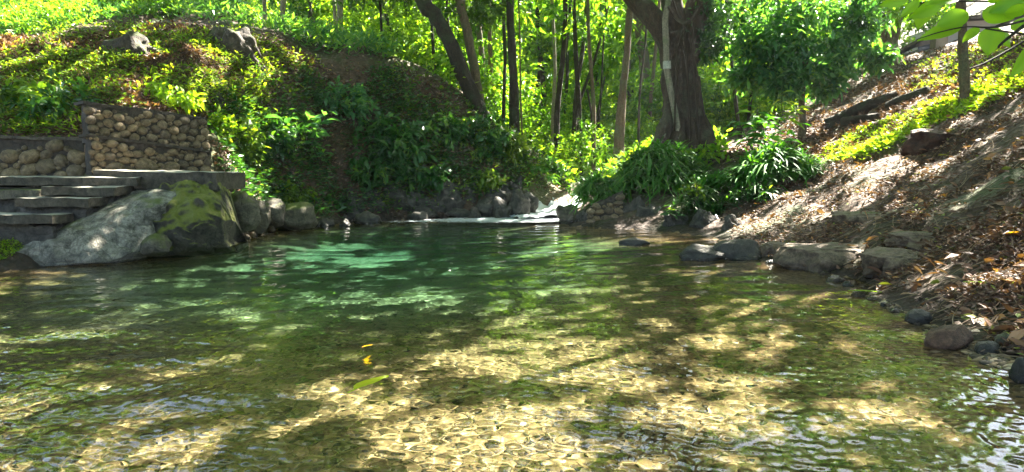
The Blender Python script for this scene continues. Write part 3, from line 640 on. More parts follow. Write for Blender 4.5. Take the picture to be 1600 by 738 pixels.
# boulders on the left hill
for a, b, c, d, l in [(168, 236, 52, 100, 'dark earthy boulder on top of the left hill'), (318, 396, 44, 98, 'dark overgrown earth mound at the crest of the hill'), (300, 345, 135, 180, 'dark rock in the slope above the wall')]:
    g = ground((a + b) / 2, d - 3, 17); rock_px('boulder', l, 'boulder', a, b, c, d, g[1] + .35, M_earthmound, a, .8, 5, rough=.5, sink=1.0)
# undercut earth bank and slabs on the right slope
g = ground(1465, 232, 12.5)
rock_px('earth_bank', 'bare red-brown undercut earth bank in the right slope below the lit grass', 'earth bank', 1424, 1530, 186, 236, g[1] + .15, M_bankdirt, 171, .7, 5, rough=.4, angular=.8, flat=True, sink=.6)
for i, (x0, y0, x1, y1, wd, l) in enumerate([(1290, 200, 1400, 180, .16, 'dark log lying across the right slope'), (1318, 196, 1372, 190, .12, 'short dark plank just in front of the log'), (1385, 172, 1450, 166, .12, 'flat mossy plank higher up the slope')]):
    a = ground(x0, y0, 18); b = ground(x1, y1, 18); a[2] += .1; b[2] += .1
    if i != 1: b[1] = a[1] + (b[1] - a[1]) * .3; b[:2] = [W(x1, y1, b[1])[0], b[1]]; b[2] = float(H(b[0], b[1])) + .12
    m_ = (a + b) / 2; m_[2] = max(m_[2], float(H(m_[0], m_[1])) + .08)
    V, F, T = tube([a, m_, b], [wd, wd * 1.1, wd * .9], 9, .25, i); mk('fallen_log', V, F, M_bark, smooth=True, base=a, label=l, cat='log')
a = ground(1100, 246, 20); bq = W(1100, 243, 19.4); bq2 = W(1150, 239, 19.4)
bt = thing('bench', 'low grey slab bench beside the foot of the big tree', 'bench', bq)
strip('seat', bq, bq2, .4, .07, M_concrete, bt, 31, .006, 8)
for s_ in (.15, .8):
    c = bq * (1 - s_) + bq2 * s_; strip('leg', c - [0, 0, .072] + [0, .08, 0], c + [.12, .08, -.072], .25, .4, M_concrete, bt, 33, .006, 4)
# building
bd = thing('building', 'low grey-brown building with a sloping roof at the top of the right slope', 'building', W(1440, 90, 30))
def wallbox(name, x0, x1, yt0, yt1, yb, Y, th, mat, par=bd, seed=0):
    a = W(x0, yt0, Y); b = W(x1, yt1, Y); za = W(x0, yb, Y)[2]
    c = [(a[0], Y, za), (b[0], Y, za), (b[0], Y + th, za), (a[0], Y + th, za), a, b, b + [0, th, 0], a + [0, th, 0]]
    return mk(name, *box_vf(c, 6, .004, seed)[:2], mat, par)
t = NT('plaster'); co = t.coord(False); n = t.noise(co, 1.5, 6); t.link(t.ramp(n, [(.3, (.16, .12, .10)), (.7, (.30, .24, .20))]), t.P.inputs['Base Color']); M_plaster = t.m
t = NT('pink_plaster'); co = t.coord(False); n = t.noise(co, 1.2, 6); t.link(t.ramp(n, [(.3, (.42, .34, .33)), (.7, (.6, .5, .48))]), t.P.inputs['Base Color']); M_pink = t.m
t = NT('dark_opening'); t.P.inputs['Base Color'].default_value = (.02, .03, .05, 1); t.P.inputs['Roughness'].default_value = .3; M_open = t.m
wallbox('wall', 1370, 1436, 96, 84, 112, 30.0, .25, M_plaster); wallbox('wall', 1436, 1462, 73, 66, 62, 30.0, .25, M_plaster)
wallbox('wall', 1460, 1482, 62, 52, 105, 30.0, .25, M_plaster); wallbox('window', 1436, 1461, 64, 62, 84, 30.12, .05, M_open); wallbox('sill', 1434, 1462, 83.5, 83.5, 105, 29.97, .3, M_plaster)
c = [W(1360, 106, 29.2), W(1485, 40, 29.2), W(1485, 40, 33), W(1360, 106, 33)]
c[2][2] = c[1][2] + .5; c[3][2] = c[0][2] + .5; top = [v + [0, 0, .14] for v in c]
mk('roof', *box_vf(c + top, 8, .01)[:2], M_concrete, bd)
wallbox('post', 1466, 1480, 6, 6, 100, 28.9, .4, M_plaster)
bd2 = thing('building', 'pale pinkish building behind the slender trunk at the upper right', 'building', W(1560, 80, 31.5))
wallbox('wall', 1482, 1700, 36, 20, 100, 31.5, 3, M_pink, bd2)
c = [W(1476, 34, 31), W(1720, 10, 31), W(1720, 10, 35.5), W(1476, 34, 35.5)]; c[2][2] = c[1][2] + .4; c[3][2] = c[0][2] + .4
mk('roof', *box_vf(c + [v + [0, 0, .15] for v in c], 8, .01)[:2], M_concrete, bd2)

# cascade foam
t = NT('white_water'); co = t.coord(False); n = t.noise(co, 14, 6, .75); n0 = t.noise(co, 3, 3)
t.P.inputs['Base Color'].default_value = (.66, .74, .8, 1); t.P.inputs['Roughness'].default_value = .35
tr = t.add('ShaderNodeBsdfTransparent'); mx = t.add('ShaderNodeMixShader'); at = t.add('ShaderNodeAttribute', attribute_name='tint')
fac = t.ramp(t.math('ADD', t.math('ADD', n, t.math('MULTIPLY', n0, .5)), t.math('SUBTRACT', at.outputs['Fac'], .9)), [(.42, (0, 0, 0)), (.56, (1, 1, 1))])
t.link(fac, mx.inputs[0]); t.link(tr.outputs[0], mx.inputs[1]); t.link(t.P.outputs[0], mx.inputs[2]); t.link(mx.outputs[0], t.out.inputs[0]); t.bump(n, 1.0, .12); M_foam = t.m
cl = [W(893, 314, 21.6), W(884, 319, 20.8), W(870, 327, 20.0), W(850, 336, 19.2), W(795, 341, 18.9)]
cl = np.array(cl); u = np.linspace(0, 4, 60); ii = np.minimum(u.astype(int), 3); cc = cl[ii] * (1 - (u - ii))[:, None] + cl[ii + 1] * (u - ii)[:, None]
sd = unit(np.gradient(cc, axis=0))[:, [1, 0, 2]] * [1, -1, 0]; wv = np.linspace(-.55, .55, 24)
S = cc[:, None] + sd[:, None] * wv[None, :, None] * (1.2 + .9 * (u / 4))[:, None, None]
S[..., 2] = np.maximum(S[..., 2], H(S[..., 0], S[..., 1]) * .6 + S[..., 2] * .4) + .06 + (fbm(S[..., 0] * 6, S[..., 1] * 5, 55, 4) - .5) * .22; S[..., 2] = np.maximum(S[..., 2], .03)
i = np.arange(60 * 24).reshape(60, 24); F = np.stack([i[:-1, :-1], i[1:, :-1], i[1:, 1:], i[:-1, 1:]], -1).reshape(-1, 4)
tt = np.broadcast_to((.88 - .3 * np.abs(wv / .55) ** 2)[None], (60, 24)).ravel()
mk('cascade_foam', S.reshape(-1, 3), F, M_foam, smooth=True, tint=tt, label='white tumbling water of the little cascade between dark rocks', cat='foam', kind='stuff', base=cl[2])
fu = np.linspace(580, 905, 160); fv = np.linspace(0, 1, 14); FU, FV = np.meshgrid(fu, fv)
Pn = np.array([WZ(a, 352 - (a - 580) * .012 - b * (7 + 6 * min(1, (a - 580) / 300)) , .03) for a, b in zip(FU.ravel(), FV.ravel())])
Pn[:, 2] = .032 + .03 * fbm(Pn[:, 0] * 5, Pn[:, 1] * 3, 5)
i = np.arange(FU.size).reshape(FU.shape); F = np.stack([i[:-1, :-1], i[:-1, 1:], i[1:, 1:], i[1:, :-1]], -1).reshape(-1, 4)
tt = (.5 + .5 * np.clip((FU - 580) / 260, 0, 1) - 1.3 * (FV - .55) ** 2).ravel()
mk('foam_streaks', Pn, F, M_foam, smooth=True, tint=tt, label='line of white foam streaks drifting along the far edge of the pool', cat='foam', kind='stuff', base=Pn[0])
# ================================================================== trees
def trunk_px(name, label, pts, Y, mat, cat='tree', group=None, seed=0, rough=.18, base_h=None, top_z=None, seg=8, extra=None, flare=1.0):
    """pts: (px, py, width_px) from base up, at distance Y; continues above the frame"""
    P = [W(x, y, Y) for x, y, _ in pts]; r = [w_ / 2 / FPX * Y for _, _, w_ in pts]
    gz = float(H(P[0][0], P[0][1])); 
    if P[0][2] > gz - .1: P.insert(0, np.array([P[0][0], P[0][1], gz - .25])); r.insert(0, r[0] * 1.25 * flare)
    if top_z:
        d = unit(P[-1] - P[-2]); d = unit(d + [0, 0, .6]); k = max(1, (top_z - P[-1][2]) / max(d[2], .3))
        P.append(P[-1] + d * k * .5 + [.1, 0, 0]); r.append(r[-1] * .85); P.append(P[-1] + unit(d + [.05, 0, .3]) * k * .5); r.append(r[-1] * .6)
    b = P[0].copy(); th = thing(name, label, cat, b, group)
    mk('trunk', *tube(P, r, seg + 6, rough, seed, 8, ridge=.2)[:2], mat, th, smooth=True)
    return th, P, r
T = {}
T['lean1'] = trunk_px('leaning_tree', 'thick dark mossy tree leaning left over the far bank', [(762, 205, 26), (745, 165, 24), (722, 112, 22), (700, 60, 21), (680, 25, 21), (655, -10, 20)], 21.2, M_bark, seed=1, top_z=13, seg=10)
T['lean2'] = trunk_px('leaning_tree', 'thinner brown tree growing beside the dark leaning one', [(757, 200, 16), (748, 150, 15), (738, 90, 14), (728, 40, 13), (718, -5, 13)], 21.7, M_brown, seed=2, top_z=13)
T['dark'] = trunk_px('tree', 'straight dark slim tree right of the leaning pair', [(806, 250, 20), (804, 190, 17), (802, 120, 13), (799, 60, 12), (797, 10, 11)], 22.3, M_bark, seed=3, top_z=14)
T['mid'] = trunk_px('tree', 'reddish-brown slim tree left of the huge forked tree, sunlit at its foot', [(967, 255, 17), (968, 205, 15), (972, 150, 12), (979, 90, 10), (983, 30, 10), (986, -8, 9)], 23.5, M_brown, seed=4, top_z=14)
T['r1254'] = trunk_px('tree', 'slim tree with a dense dark blue-green crown behind the upright broad-leaved plant', [(1254, 196, 10), (1253, 150, 9), (1257, 90, 8), (1250, 20, 8), (1240, -30, 7)], 20.5, M_brown, seed=5, top_z=11)
T['r1385'] = trunk_px('tree', 'forked grey tree in front of the low building', [(1392, 100, 24), (1388, 70, 17), (1384, 30, 14), (1380, -5, 13)], 27, M_brown, seed=6, top_z=14)
T['r1505'] = trunk_px('tree', 'slender straight tree standing in the lit grass at the upper right', [(1508, 140, 15), (1506, 100, 14), (1504, 50, 13), (1502, -5, 13)], 14.6, M_brown, seed=7, top_z=13)
mk('limb', *tube([W(1395, 75, 27), W(1403, 45, 27.1), W(1407, 0, 27.2), W(1412, -60, 27.4)], [.12, .1, .09, .06], 6, .15, 3)[:2], M_brown, T['r1385'][0], smooth=True)
mk('limb', *tube([W(1384, 60, 27), W(1365, 38, 26.9), W(1340, 28, 26.8), W(1310, 10, 26.7)], [.12, .1, .08, .05], 6, .15, 4)[:2], M_brown, T['r1385'][0], smooth=True)
for i, (pts, Y, m_, l) in enumerate([
    ([(414, 42, 7), (413, 0, 6), (412, -30, 6)], 24.5, M_pale, 'pale slim trunk at the crest, leftmost of the pale trunks'),
    ([(441, 60, 9), (442, 20, 8), (443, -30, 8)], 23.5, M_pale, 'pale trunk just right of the leftmost pale one'),
    ([(531, 78, 11), (531, 30, 10), (532, -30, 9)], 24.5, M_pale, 'thickest pale trunk, standing alone at the crest of the left bank'),
    ([(525, 70, 6), (523, 20, 5), (520, -30, 5)], 26, M_pale, 'thin pale stem touching the thickest pale trunk on its left'),
    ([(597, 112, 5), (596, 50, 4), (594, -20, 4)], 22.5, M_bark, 'thin dark stem on the crest between the pale trunk and the leaning pair'),
    ([(679, 138, 7), (677, 80, 5), (674, 20, 4), (672, -20, 4)], 22.3, M_bark, 'thin black stem rising behind the crest left of the leaning pair'),
    ([(706, 140, 5), (705, 90, 5), (700, 30, 4), (698, -20, 4)], 23, M_bark, 'thin black stem seen between the leaning pair'),
    ([(787, 170, 5), (789, 90, 5), (786, -10, 4)], 24, M_bark, 'thin stem just left of the straight dark tree'),
    ([(865, 240, 7), (864, 180, 6), (867, 100, 5), (862, -10, 5)], 27, M_pale, 'pale thin stem over the cascade'),
    ([(890, 258, 9), (897, 205, 8), (902, 170, 6), (930, 90, 4), (950, 10, 4)], 26, M_bark, 'dark curved sapling right of the pale thin stem'),
    ([(910, 255, 4), (925, 200, 4), (918, 140, 3)], 27, M_bark, 'wiry stem between the curved sapling and the reddish tree'),
    ([(940, 250, 4), (933, 190, 4), (945, 120, 3)], 28, M_bark, 'wiry forked stem close left of the reddish tree'),
    ([(1012, 215, 18), (1009, 140, 17), (1003, 70, 16), (990, -10, 15)], 31, M_brown, 'hazy broad trunk standing further back left of the huge forked tree'),
    ([(1112, 190, 4), (1114, 120, 3), (1112, 70, 3)], 29, M_pale, 'hazy thin stem right of the huge forked tree')]):
    trunk_px('slim_tree', l, pts, Y, m_, seed=20 + i, top_z=12 if pts[-1][1] < 0 else None, seg=6)
sr = random.Random(12)
for i in range(30):
    x = sr.choice([sr.uniform(470, 760), sr.uniform(760, 1030), sr.uniform(760, 1030), sr.uniform(1100, 1250)]); Y = sr.uniform(24, 38); g = H(np.array([(x - 800) / FPX * Y]), np.array([Y]))[0]
    yb = float(proj(np.array([[(x - 800) / FPX * Y, Y, g]]))[1][0]); a = sr.uniform(-25, 25); w_ = sr.uniform(3, 8)
    trunk_px('thin_stem', 'thin straight young stem among the forest leaves behind the stream', [(x, yb, w_), (x + a * .3 + sr.uniform(-5, 5), yb * .6, w_ * .9), (x + a * .7, yb * .25, w_ * .8), (x + a, -20, w_ * .7)], Y, sr.choice([M_bark, M_bark, M_brown]), seed=60 + i, top_z=11, seg=5, group='thin young stems of the forest behind the stream')
# the huge forked tree
YB = 20.0
bigt = thing('forked_tree', 'huge forked tree with hanging aerial roots on the right bank', 'tree', ground(1075, 232, YB))
Pm = [W(1072, 250, YB), W(1072, 225, YB), W(1068, 190, YB), W(1063, 150, YB), W(1060, 110, YB), W(1060, 75, YB), W(1062, 55, YB)]
V1 = tube(Pm, [.86, .68, .54, .48, .46, .49, .50], 64, .04, 3, 12, ridge=.42)
mk('trunk', V1[0], V1[1], M_bigbark, bigt, smooth=True)
limbs = [([W(1055, 100, YB), W(1042, 60, YB), (W(1018, 25, YB)), W(990, -5, YB + .2), W(955, -45, YB + .5), W(900, -110, YB + 1), W(820, -190, YB)], [.36, .34, .30, .26, .24, .19, .12]),
         ([W(1070, 95, YB), W(1080, 50, YB), W(1090, 15, YB), W(1103, -25, YB), W(1135, -90, YB), W(1180, -170, YB + 1), W(1240, -260, YB + 2)], [.38, .36, .33, .33, .28, .2, .12]),
         ([W(1064, 90, YB), W(1055, 45, YB), W(1050, 5, YB), W(1046, -60, YB), W(1040, -160, YB - 1), W(1030, -270, YB - 2)], [.34, .33, .3, .28, .2, .12])]
for i, (a, r) in enumerate(limbs): mk('limb', *tube(a, r, 32, .05, 10 + i, 8, ridge=.3)[:2], M_bigbark, bigt, smooth=True)
# root buttresses
for i, (x0, y0, x1, y1, r) in enumerate([(1045, 180, 1026, 240, .22), (1088, 170, 1110, 238, .24), (1062, 180, 1056, 243, .22), (1078, 175, 1086, 246, .2), (1096, 205, 1128, 242, .12)]):
    mk('buttress_root', *tube([W(x0, y0 - 50, YB - .25), W(x0, y0, YB - .35), W((x0 + x1) / 2, (y0 + y1) / 2, YB - .5), W(x1, y1 + 6, YB - .65)], [r * .4, r * .75, r, r * 1.3], 9, .2, 20 + i)[:2], M_bigbark, bigt, smooth=True)
vines = [([(1047, -10), (1040, 30), (1041, 70), (1042, 110), (1050, 150), (1057, 190), (1060, 222)], .085, M_pale), ([(1062, 60), (1070, 90), (1074, 130), (1078, 180), (1079, 225)], .03, M_dry),
         ([(1050, -5), (1060, 25), (1068, 40), (1072, 80), (1076, 150), (1078, 226)], .028, M_dry), ([(1095, 10), (1075, 35), (1058, 30), (1044, 10)], .045, M_bigbark), ([(1078, 60), (1092, 130), (1100, 180), (1112, 215)], .035, M_dry),
         ([(1068, 45), (1058, 80), (1056, 130), (1054, 205)], .025, M_dry), ([(1083, 35), (1084, 100), (1090, 190), (1094, 230)], .03, M_dry)]
for i, (a, r, m_) in enumerate(vines):
    v = mk('aerial_root', *tube([W(x, y, YB - .62 - .02 * i) for x, y in a], r, 7, .15, 40 + i)[:2], m_, bigt, smooth=True)
    if i == 0:
        v['label'] = 'pale smooth stem climbing the front of the trunk'
        mk('white_band', *tube([W(1042, 96, YB - .62), W(1042.3, 108, YB - .62)], .11, 10, 0, 0, 1)[:2], M_white, v, base=np.array(bigt['base'][:]))

# ------------------------------------------------------------------ crowns for the forest behind
def crown_vf(n_tw, per, rad, L, Wd, seed, simple=True, hollow=.2, up=.3, spread=.35):
    r = np.random.default_rng(seed); d = unit(r.normal(0, 1, (n_tw, 3))); rr = (hollow + (1 - hollow) * r.random(n_tw) ** .6)
    lump = .65 + .6 * vnoise(d[:, 0] * 2.5 + seed, d[:, 1] * 2.5 + d[:, 2] * 2, seed)
    Ct = d * (rr * lump)[:, None] * np.array(rad)
    tw = unit(d * [1, 1, .5] + r.normal(0, .5, (n_tw, 3)) + [0, 0, up])
    tl = np.repeat(np.arange(n_tw), per); s = r.random(n_tw * per)
    P = Ct[tl] + tw[tl] * (s * spread * 2 - spread)[:, None] + r.normal(0, .05, (len(tl), 3))
    D = unit(tw[tl] * .5 + r.normal(0, .7, (len(tl), 3)) + [0, 0, -.1])
    tint = np.clip(r.normal(.42, .2, n_tw)[tl] + r.normal(0, .13, len(tl)), 0, 1)
    k = r.uniform(.65, 1.25, len(tl))
    return leaves(P, D, L * k, Wd * k, tint, simple=simple, droop=.15)
CR = []
for k in range(7):
    V, F, tt = crown_vf(210, 8, (2.5, 2.5, 2.7), .34, .16, 300 + k); o = mk('crown_shape', V, F, M_forest, tint=tt); CR.append(o.data); bpy.data.objects.remove(o)
TRK = []
for k in range(3):
    zz = np.linspace(-1, 16, 7); pts = np.stack([np.cumsum(rng.normal(0, .25, 7)), np.cumsum(rng.normal(0, .25, 7)), zz], -1); pts[:, :2] -= pts[1, :2]
    V, F, _ = tube(pts, [.17, .15, .13, .12, .1, .08, .05], 6, .15, k); o = mk('trunk_shape', V, F, [M_brown, M_bark, M_pale][k], smooth=True); TRK.append(o.data); bpy.data.objects.remove(o)
fr = random.Random(3); nf = 0
def forest_tree(x, y, kind='forest_tree', crowns=2, zlo=1.5, zhi=9, sc_=1.0, label=None, group=None, trunk=True, step=None):
    z = float(H(x, y)); o = thing(kind, label, 'tree' if 'tree' in kind else 'shrub', (x, y, z), group)
    if trunk:
        inst('trunk', fr.choice(TRK), o, Matrix.Rotation(fr.uniform(0, 6.28), 4, 'Z') @ Matrix.Diagonal((sc_, sc_, 1, 1)))
    for i in range(crowns):
        h = zlo + (zhi - zlo) * (i + fr.uniform(.2, .8)) / crowns; s = fr.uniform(.8, 1.25) * sc_
        inst('crown', fr.choice(CR), o, Matrix.Translation((fr.uniform(-.9, .9), fr.uniform(-.9, .9), h)) @ Matrix.Rotation(fr.uniform(0, 6.28), 4, 'Z') @ Matrix.Rotation(fr.uniform(-.4, .4), 4, 'X') @ Matrix.Diagonal((s, s, s * fr.uniform(.8, 1.2), 1)))
    return o
FGP = 'dense broad-leaved trees of the forest behind the stream'
def band(px0, px1, Y0, Y1, n, crowns, zlo, zhi, sc_=1., label='leafy bright green forest tree behind the stream', kind='forest_tree', group=FGP, trunk=True):
    for i in range(n):
        px = px0 + (px1 - px0) * (i + fr.uniform(.1, .9)) / n; Y = fr.uniform(Y0, Y1); x = (px - 800) / FPX * Y
        forest_tree(x, Y, kind, crowns, zlo, zhi, sc_, label, group, trunk)
band(380, 1180, 31, 36, 10, 2, 3.5, 8)
band(300, 1250, 37, 45, 11, 2, 2, 9, 1.1)
band(420, 1120, 48, 60, 11, 3, 1, 11, 1.4)
band(0, 420, 45, 60, 7, 2, 0, 4, 1.3)
band(1120, 1550, 48, 60, 7, 2, 0, 4.5, 1.3)
band(-50, 450, 32, 40, 12, 1, 1, 3.5, 1.0)
band(1120, 1560, 33, 44, 9, 2, 3, 11, 1.0)
band(560, 900, 25, 30, 4, 1, 5, 8, .8)
UG = 'leafy saplings of the forest understorey'
band(470, 1120, 27, 34, 24, 1, .4, 2.6, .62, 'bushy sapling in the bright understorey beyond the stream', 'sapling_bush', UG, False)
band(780, 1010, 25, 30, 8, 1, .2, 1.4, .45, 'low leafy bush beside the upper stream', 'stream_bush', 'bushes by the upper stream', False)
band(1100, 1340, 27, 34, 9, 1, .5, 2.6, .7, 'bushy sapling at the hazy foot of the right slope', 'sapling_bush', 'saplings on the right', False)
band(-120, 440, 22.5, 29, 11, 1, -.3, .3, .4, 'feathery green bush on the hilltop at the left', 'hilltop_bush', 'bushes on the left hilltop', False)
band(560, 760, 22.3, 25, 7, 1, .1, .8, .42, 'sunlit lime bush just behind the crest of the far bank', 'crest_bush', 'bushes behind the crest', False)
# dense blue-green crown of the slim right tree, drooping over the slope
def crown_part(th, cs, rad, n_tw, per, L, Wd, mat, seed, name='crown', simple=False):
    V, F, tt = crown_vf(n_tw, per, rad, L, Wd, seed, simple); return mk(name, V + np.array(cs), F, mat, th, tint=tt)
b = T['r1254'][0]
for i, (x, y, Y, rx, rz) in enumerate([(1205, 52, 20.0, 1.0, .8), (1275, 20, 20.5, 1.3, .9), (1345, 40, 20.8, .8, .5), (1300, 75, 20.7, .7, .4), (1240, 70, 20.3, .6, .45), (1250, 105, 20.2, .9, .55), (1195, 110, 20.3, .7, .6), (1330, 15, 21, .9, .8), (1220, 5, 20.5, 1.3, .9), (1300, 105, 20.6, .6, .35), (1172, 70, 20.2, .7, .45), (1368, 92, 20.9, .45, .25), (1222, 138, 20.1, .45, .22), (1288, 136, 20.6, .35, .18), (1165, 125, 20.4, .5, .2)]):
    crown_part(b, W(x, y, Y), (rx, rx, rz), 85, 7, .25, .11, M_blue, 400 + i)
b = T['r1385'][0]
for i, (x, y, Y, rx, rz) in enumerate([(1345, 10, 27, 1.6, 1.0), (1440, 10, 27.5, 1.6, .9), (1395, -30, 27.5, 2, 1.2)]): crown_part(b, W(x, y, Y), (rx, rx, rz), 110, 12, .24, .11, M_forest, 420 + i)
for i, (x, y, Y, rx, rz) in enumerate([(1108, 35, 19.9, .75, .9), (1095, 80, 20.3, .35, .3)]): crown_part(bigt, W(x, y, Y), (rx, rx, rz), 90, 12, .2, .09, M_dark, 430 + i)
b = T['lean1'][0]
for i, (x, y, Y, rx, rz) in enumerate([(745, 15, 22.5, 1.0, .6), (590, -25, 22, 1.6, .8), (660, -30, 22, 1.3, .8)]): crown_part(b, W(x, y, Y), (rx, rx, rz), 80, 12, .22, .1, M_canopy, 440 + i)

# ================================================================== high canopy: crowns of the trees around the pool, gaps cut so sun lands on chosen patches
LIT = [  # sunlit patches as seen on the ground: cx, cy, rx, ry, share lit
 (850, 528, 200, 38, 1.0), (790, 640, 185, 72, 1.0), (1110, 582, 150, 42, 1.0), (480, 705, 100, 30, .9), (30, 640, 110, 55, .95), (170, 690, 120, 32, .9), (940, 428, 75, 12, .9), (600, 374, 125, 8, 1.0), (450, 452, 80, 8, .9), (530, 400, 120, 12, .2), (596, 586, 95, 34, 1.0),
 (690, 432, 100, 10, .9), (1270, 612, 120, 16, .85), (1180, 515, 80, 14, .7), (1260, 460, 100, 14, .7), (950, 372, 120, 7, .85), (20, 570, 60, 16, .7), (1040, 718, 60, 18, .7), (1230, 555, 50, 10, .7), (630, 560, 60, 26, .6), (60, 500, 70, 14, .5), (700, 500, 60, 14, .4),
 (20, 70, 75, 12, .95), (140, 130, 190, 55, .62), (330, 125, 100, 40, .75), (450, 100, 75, 28, .85), (200, 180, 70, 14, .8), (390, 230, 60, 60, .6), (20, 250, 45, 35, .8), (150, 345, 110, 45, .75), (300, 290, 60, 18, .6), (430, 300, 30, 40, .6), (300, 70, 120, 30, .7), (50, 150, 70, 60, .5),
 (260, 225, 75, 45, .45), (640, 240, 110, 40, .25), (740, 290, 90, 30, .4), (800, 270, 50, 30, .6), (370, 300, 40, 25, .8), (335, 292, 45, 22, .95),
 (1500, 150, 130, 34, .95), (1400, 195, 80, 22, .95), (1330, 235, 80, 22, .9), (1350, 265, 120, 34, .9), (1250, 325, 130, 24, .9), (1430, 375, 130, 14, .7), (1480, 440, 110, 16, .6), (1500, 280, 120, 50, .45), (1400, 320, 80, 30, .5), (1230, 415, 60, 8, .8), (1420, 120, 120, 30, .45), (1300, 175, 80, 20, .4),
 (935, 290, 40, 34, .85), (1040, 250, 80, 34, .85), (960, 330, 40, 26, .7), (1040, 290, 80, 28, .6), (1215, 240, 80, 45, .75), (1150, 345, 60, 30, .6), (1180, 170, 60, 30, .8), (1090, 150, 40, 60, .4)]
LA = np.array(LIT)
def lit_share(Pg):
    px, py = proj(Pg); wob = (fbm(Pg[:, 0] * 1.3, Pg[:, 1] * 1.3, 61, 3) - .5) * 1.1
    out = np.where(Pg[:, 2] < .06, .06, .12); out[(Pg[:, 1] < 2.7)] = .2; out[(Pg[:, 1] > 20.5) & (px < 900)] = .75; out[Pg[:, 1] > 22.5] = .93; out[np.abs(px - 800) > 830] = .3
    for cx, cy_, rx, ry, s in LIT:
        d = ((px - cx) / rx) ** 2 + ((py - cy_) / ry) ** 2
        out = np.where((d + wob < 1) & (Pg[:, 1] > 1), np.maximum(out, s), out)
    return out
def is_lit(P):
    t_ = (P[:, 2]) / SD[2]
    for _ in range(8):
        g = P - SD * t_[:, None]; gz = np.maximum(H(g[:, 0], g[:, 1]), 0); t_ = t_ + (g[:, 2] - gz) / SD[2] * .7
    g = P - SD * t_[:, None]; g[:, 2] = np.maximum(H(g[:, 0], g[:, 1]), 0)
    r = fbm(g[:, 0] * 2.2, g[:, 1] * 2.2, 71, 3); r = np.clip((r - .5) * 2.2 + .5, 0, 1)
    return r < lit_share(g)
NC = 180000
cx_ = rng.uniform(-20, 34, NC // 6); cyy = rng.uniform(-9, 34, NC // 6); cz = 11.5 + 3.2 * fbm(cx_ * .35, cyy * .35, 81, 3) + rng.normal(0, .7, NC // 6) + np.maximum(cyy - 24, 0) * .18 + np.maximum(cx_ - 12, 0) * .3
Pc = np.repeat(np.stack([cx_, cyy, cz], -1), 6, 0) + rng.normal(0, .22, (NC // 6 * 6, 3))
keep = ~is_lit(Pc); Pc = Pc[keep]  # unseen leaves dropped to shape the sun patches below
ax_, ay_ = proj(Pc); win = ((ax_ > 60) & (ax_ < 430)) | ((ax_ > 1130) & (ax_ < 1480))  # openings cut in the canopy so sky reflects in the pool
Pc = Pc[~((ay_ > np.where(win, -330, -14)) & (ax_ > -30) & (ax_ < 1630) & (Pc[:, 1] > 1))]
cvf = lambda Q: leaves(Q, unit(rng.normal(0, 1, (len(Q), 3)) * [1, 1, .35]), rng.uniform(.32, .55, len(Q)), rng.uniform(.17, .28, len(Q)), np.clip(rng.normal(.5, .25, len(Q)), 0, 1), roll=rng.normal(0, .4, len(Q)), simple=True)
roots = [(T['lean1'][0], np.array([-4, 20])), (bigt, np.array([4.5, 20])), (T['r1505'][0], np.array([10, 15])), (T['mid'][0], np.array([3, 26]))]
def out_tree(x, y, l, m_=M_bark, r0=.35):
    z = float(H(x, y)); th = thing('tall_tree', l, 'tree', (x, y, z))
    mk('trunk', *tube([(x, y, z - .3), (x + .1, y, z + 3), (x - .15, y + .2, z + 7), (x, y + .3, 12.5)], [r0 * 1.3, r0, r0 * .85, r0 * .5], 10, .15, int(x * 3) % 17)[:2], m_, th, smooth=True)
    roots.append((th, np.array([x, y]))); return th
out_tree(-15.5, 13, 'tall tree standing left of the picture on the terrace above the steps'); out_tree(17.5, 8, 'tall tree on the slope to the right of the picture')
out_tree(-10, -6.5, 'tall tree behind the camera on the left shore'); out_tree(8, -6.5, 'tall tree behind the camera on the right shore'); out_tree(27, 24, 'tall tree far up the right slope', M_brown)
out_tree(-19, 24, 'tall tree on the hilltop left of the picture', M_brown); out_tree(22, -2, 'tall tree up the slope behind the right edge of the picture', M_brown)
cent = np.array([r[1] for r in roots], float); who = np.argmin(np.hypot(Pc[:, None, 0] - cent[None, :, 0], Pc[:, None, 1] - cent[None, :, 1]), 1)
for k, (th, c) in enumerate(roots):
    Q = Pc[who == k]
    if len(Q) < 10: continue
    V, F, tt = cvf(Q); mk('crown', V, F, M_canopy, th, tint=tt)
    # boughs reaching into the crown
    top = np.array([c[0], c[1], 10.5]); tubes = []
    for j in np.linspace(0, len(Q) - 1, 9).astype(int):
        e = Q[j]; m_ = (top + e) / 2 + [0, 0, -.3 + .6 * random.random()]
        s_ = tube([top + rng.normal(0, .2, 3), m_, e], [.12, .07, .02], 5, .2, k + j, 3)
        a1, a2 = proj(s_[0])
        if not ((a2 > -5) & (a1 > -10) & (a1 < 1610) & (s_[0][:, 1] > 1)).any(): tubes.append(s_)
    if tubes:
        V, F, tt = join(tubes); mk('boughs', V, F, M_bark, th, smooth=True)
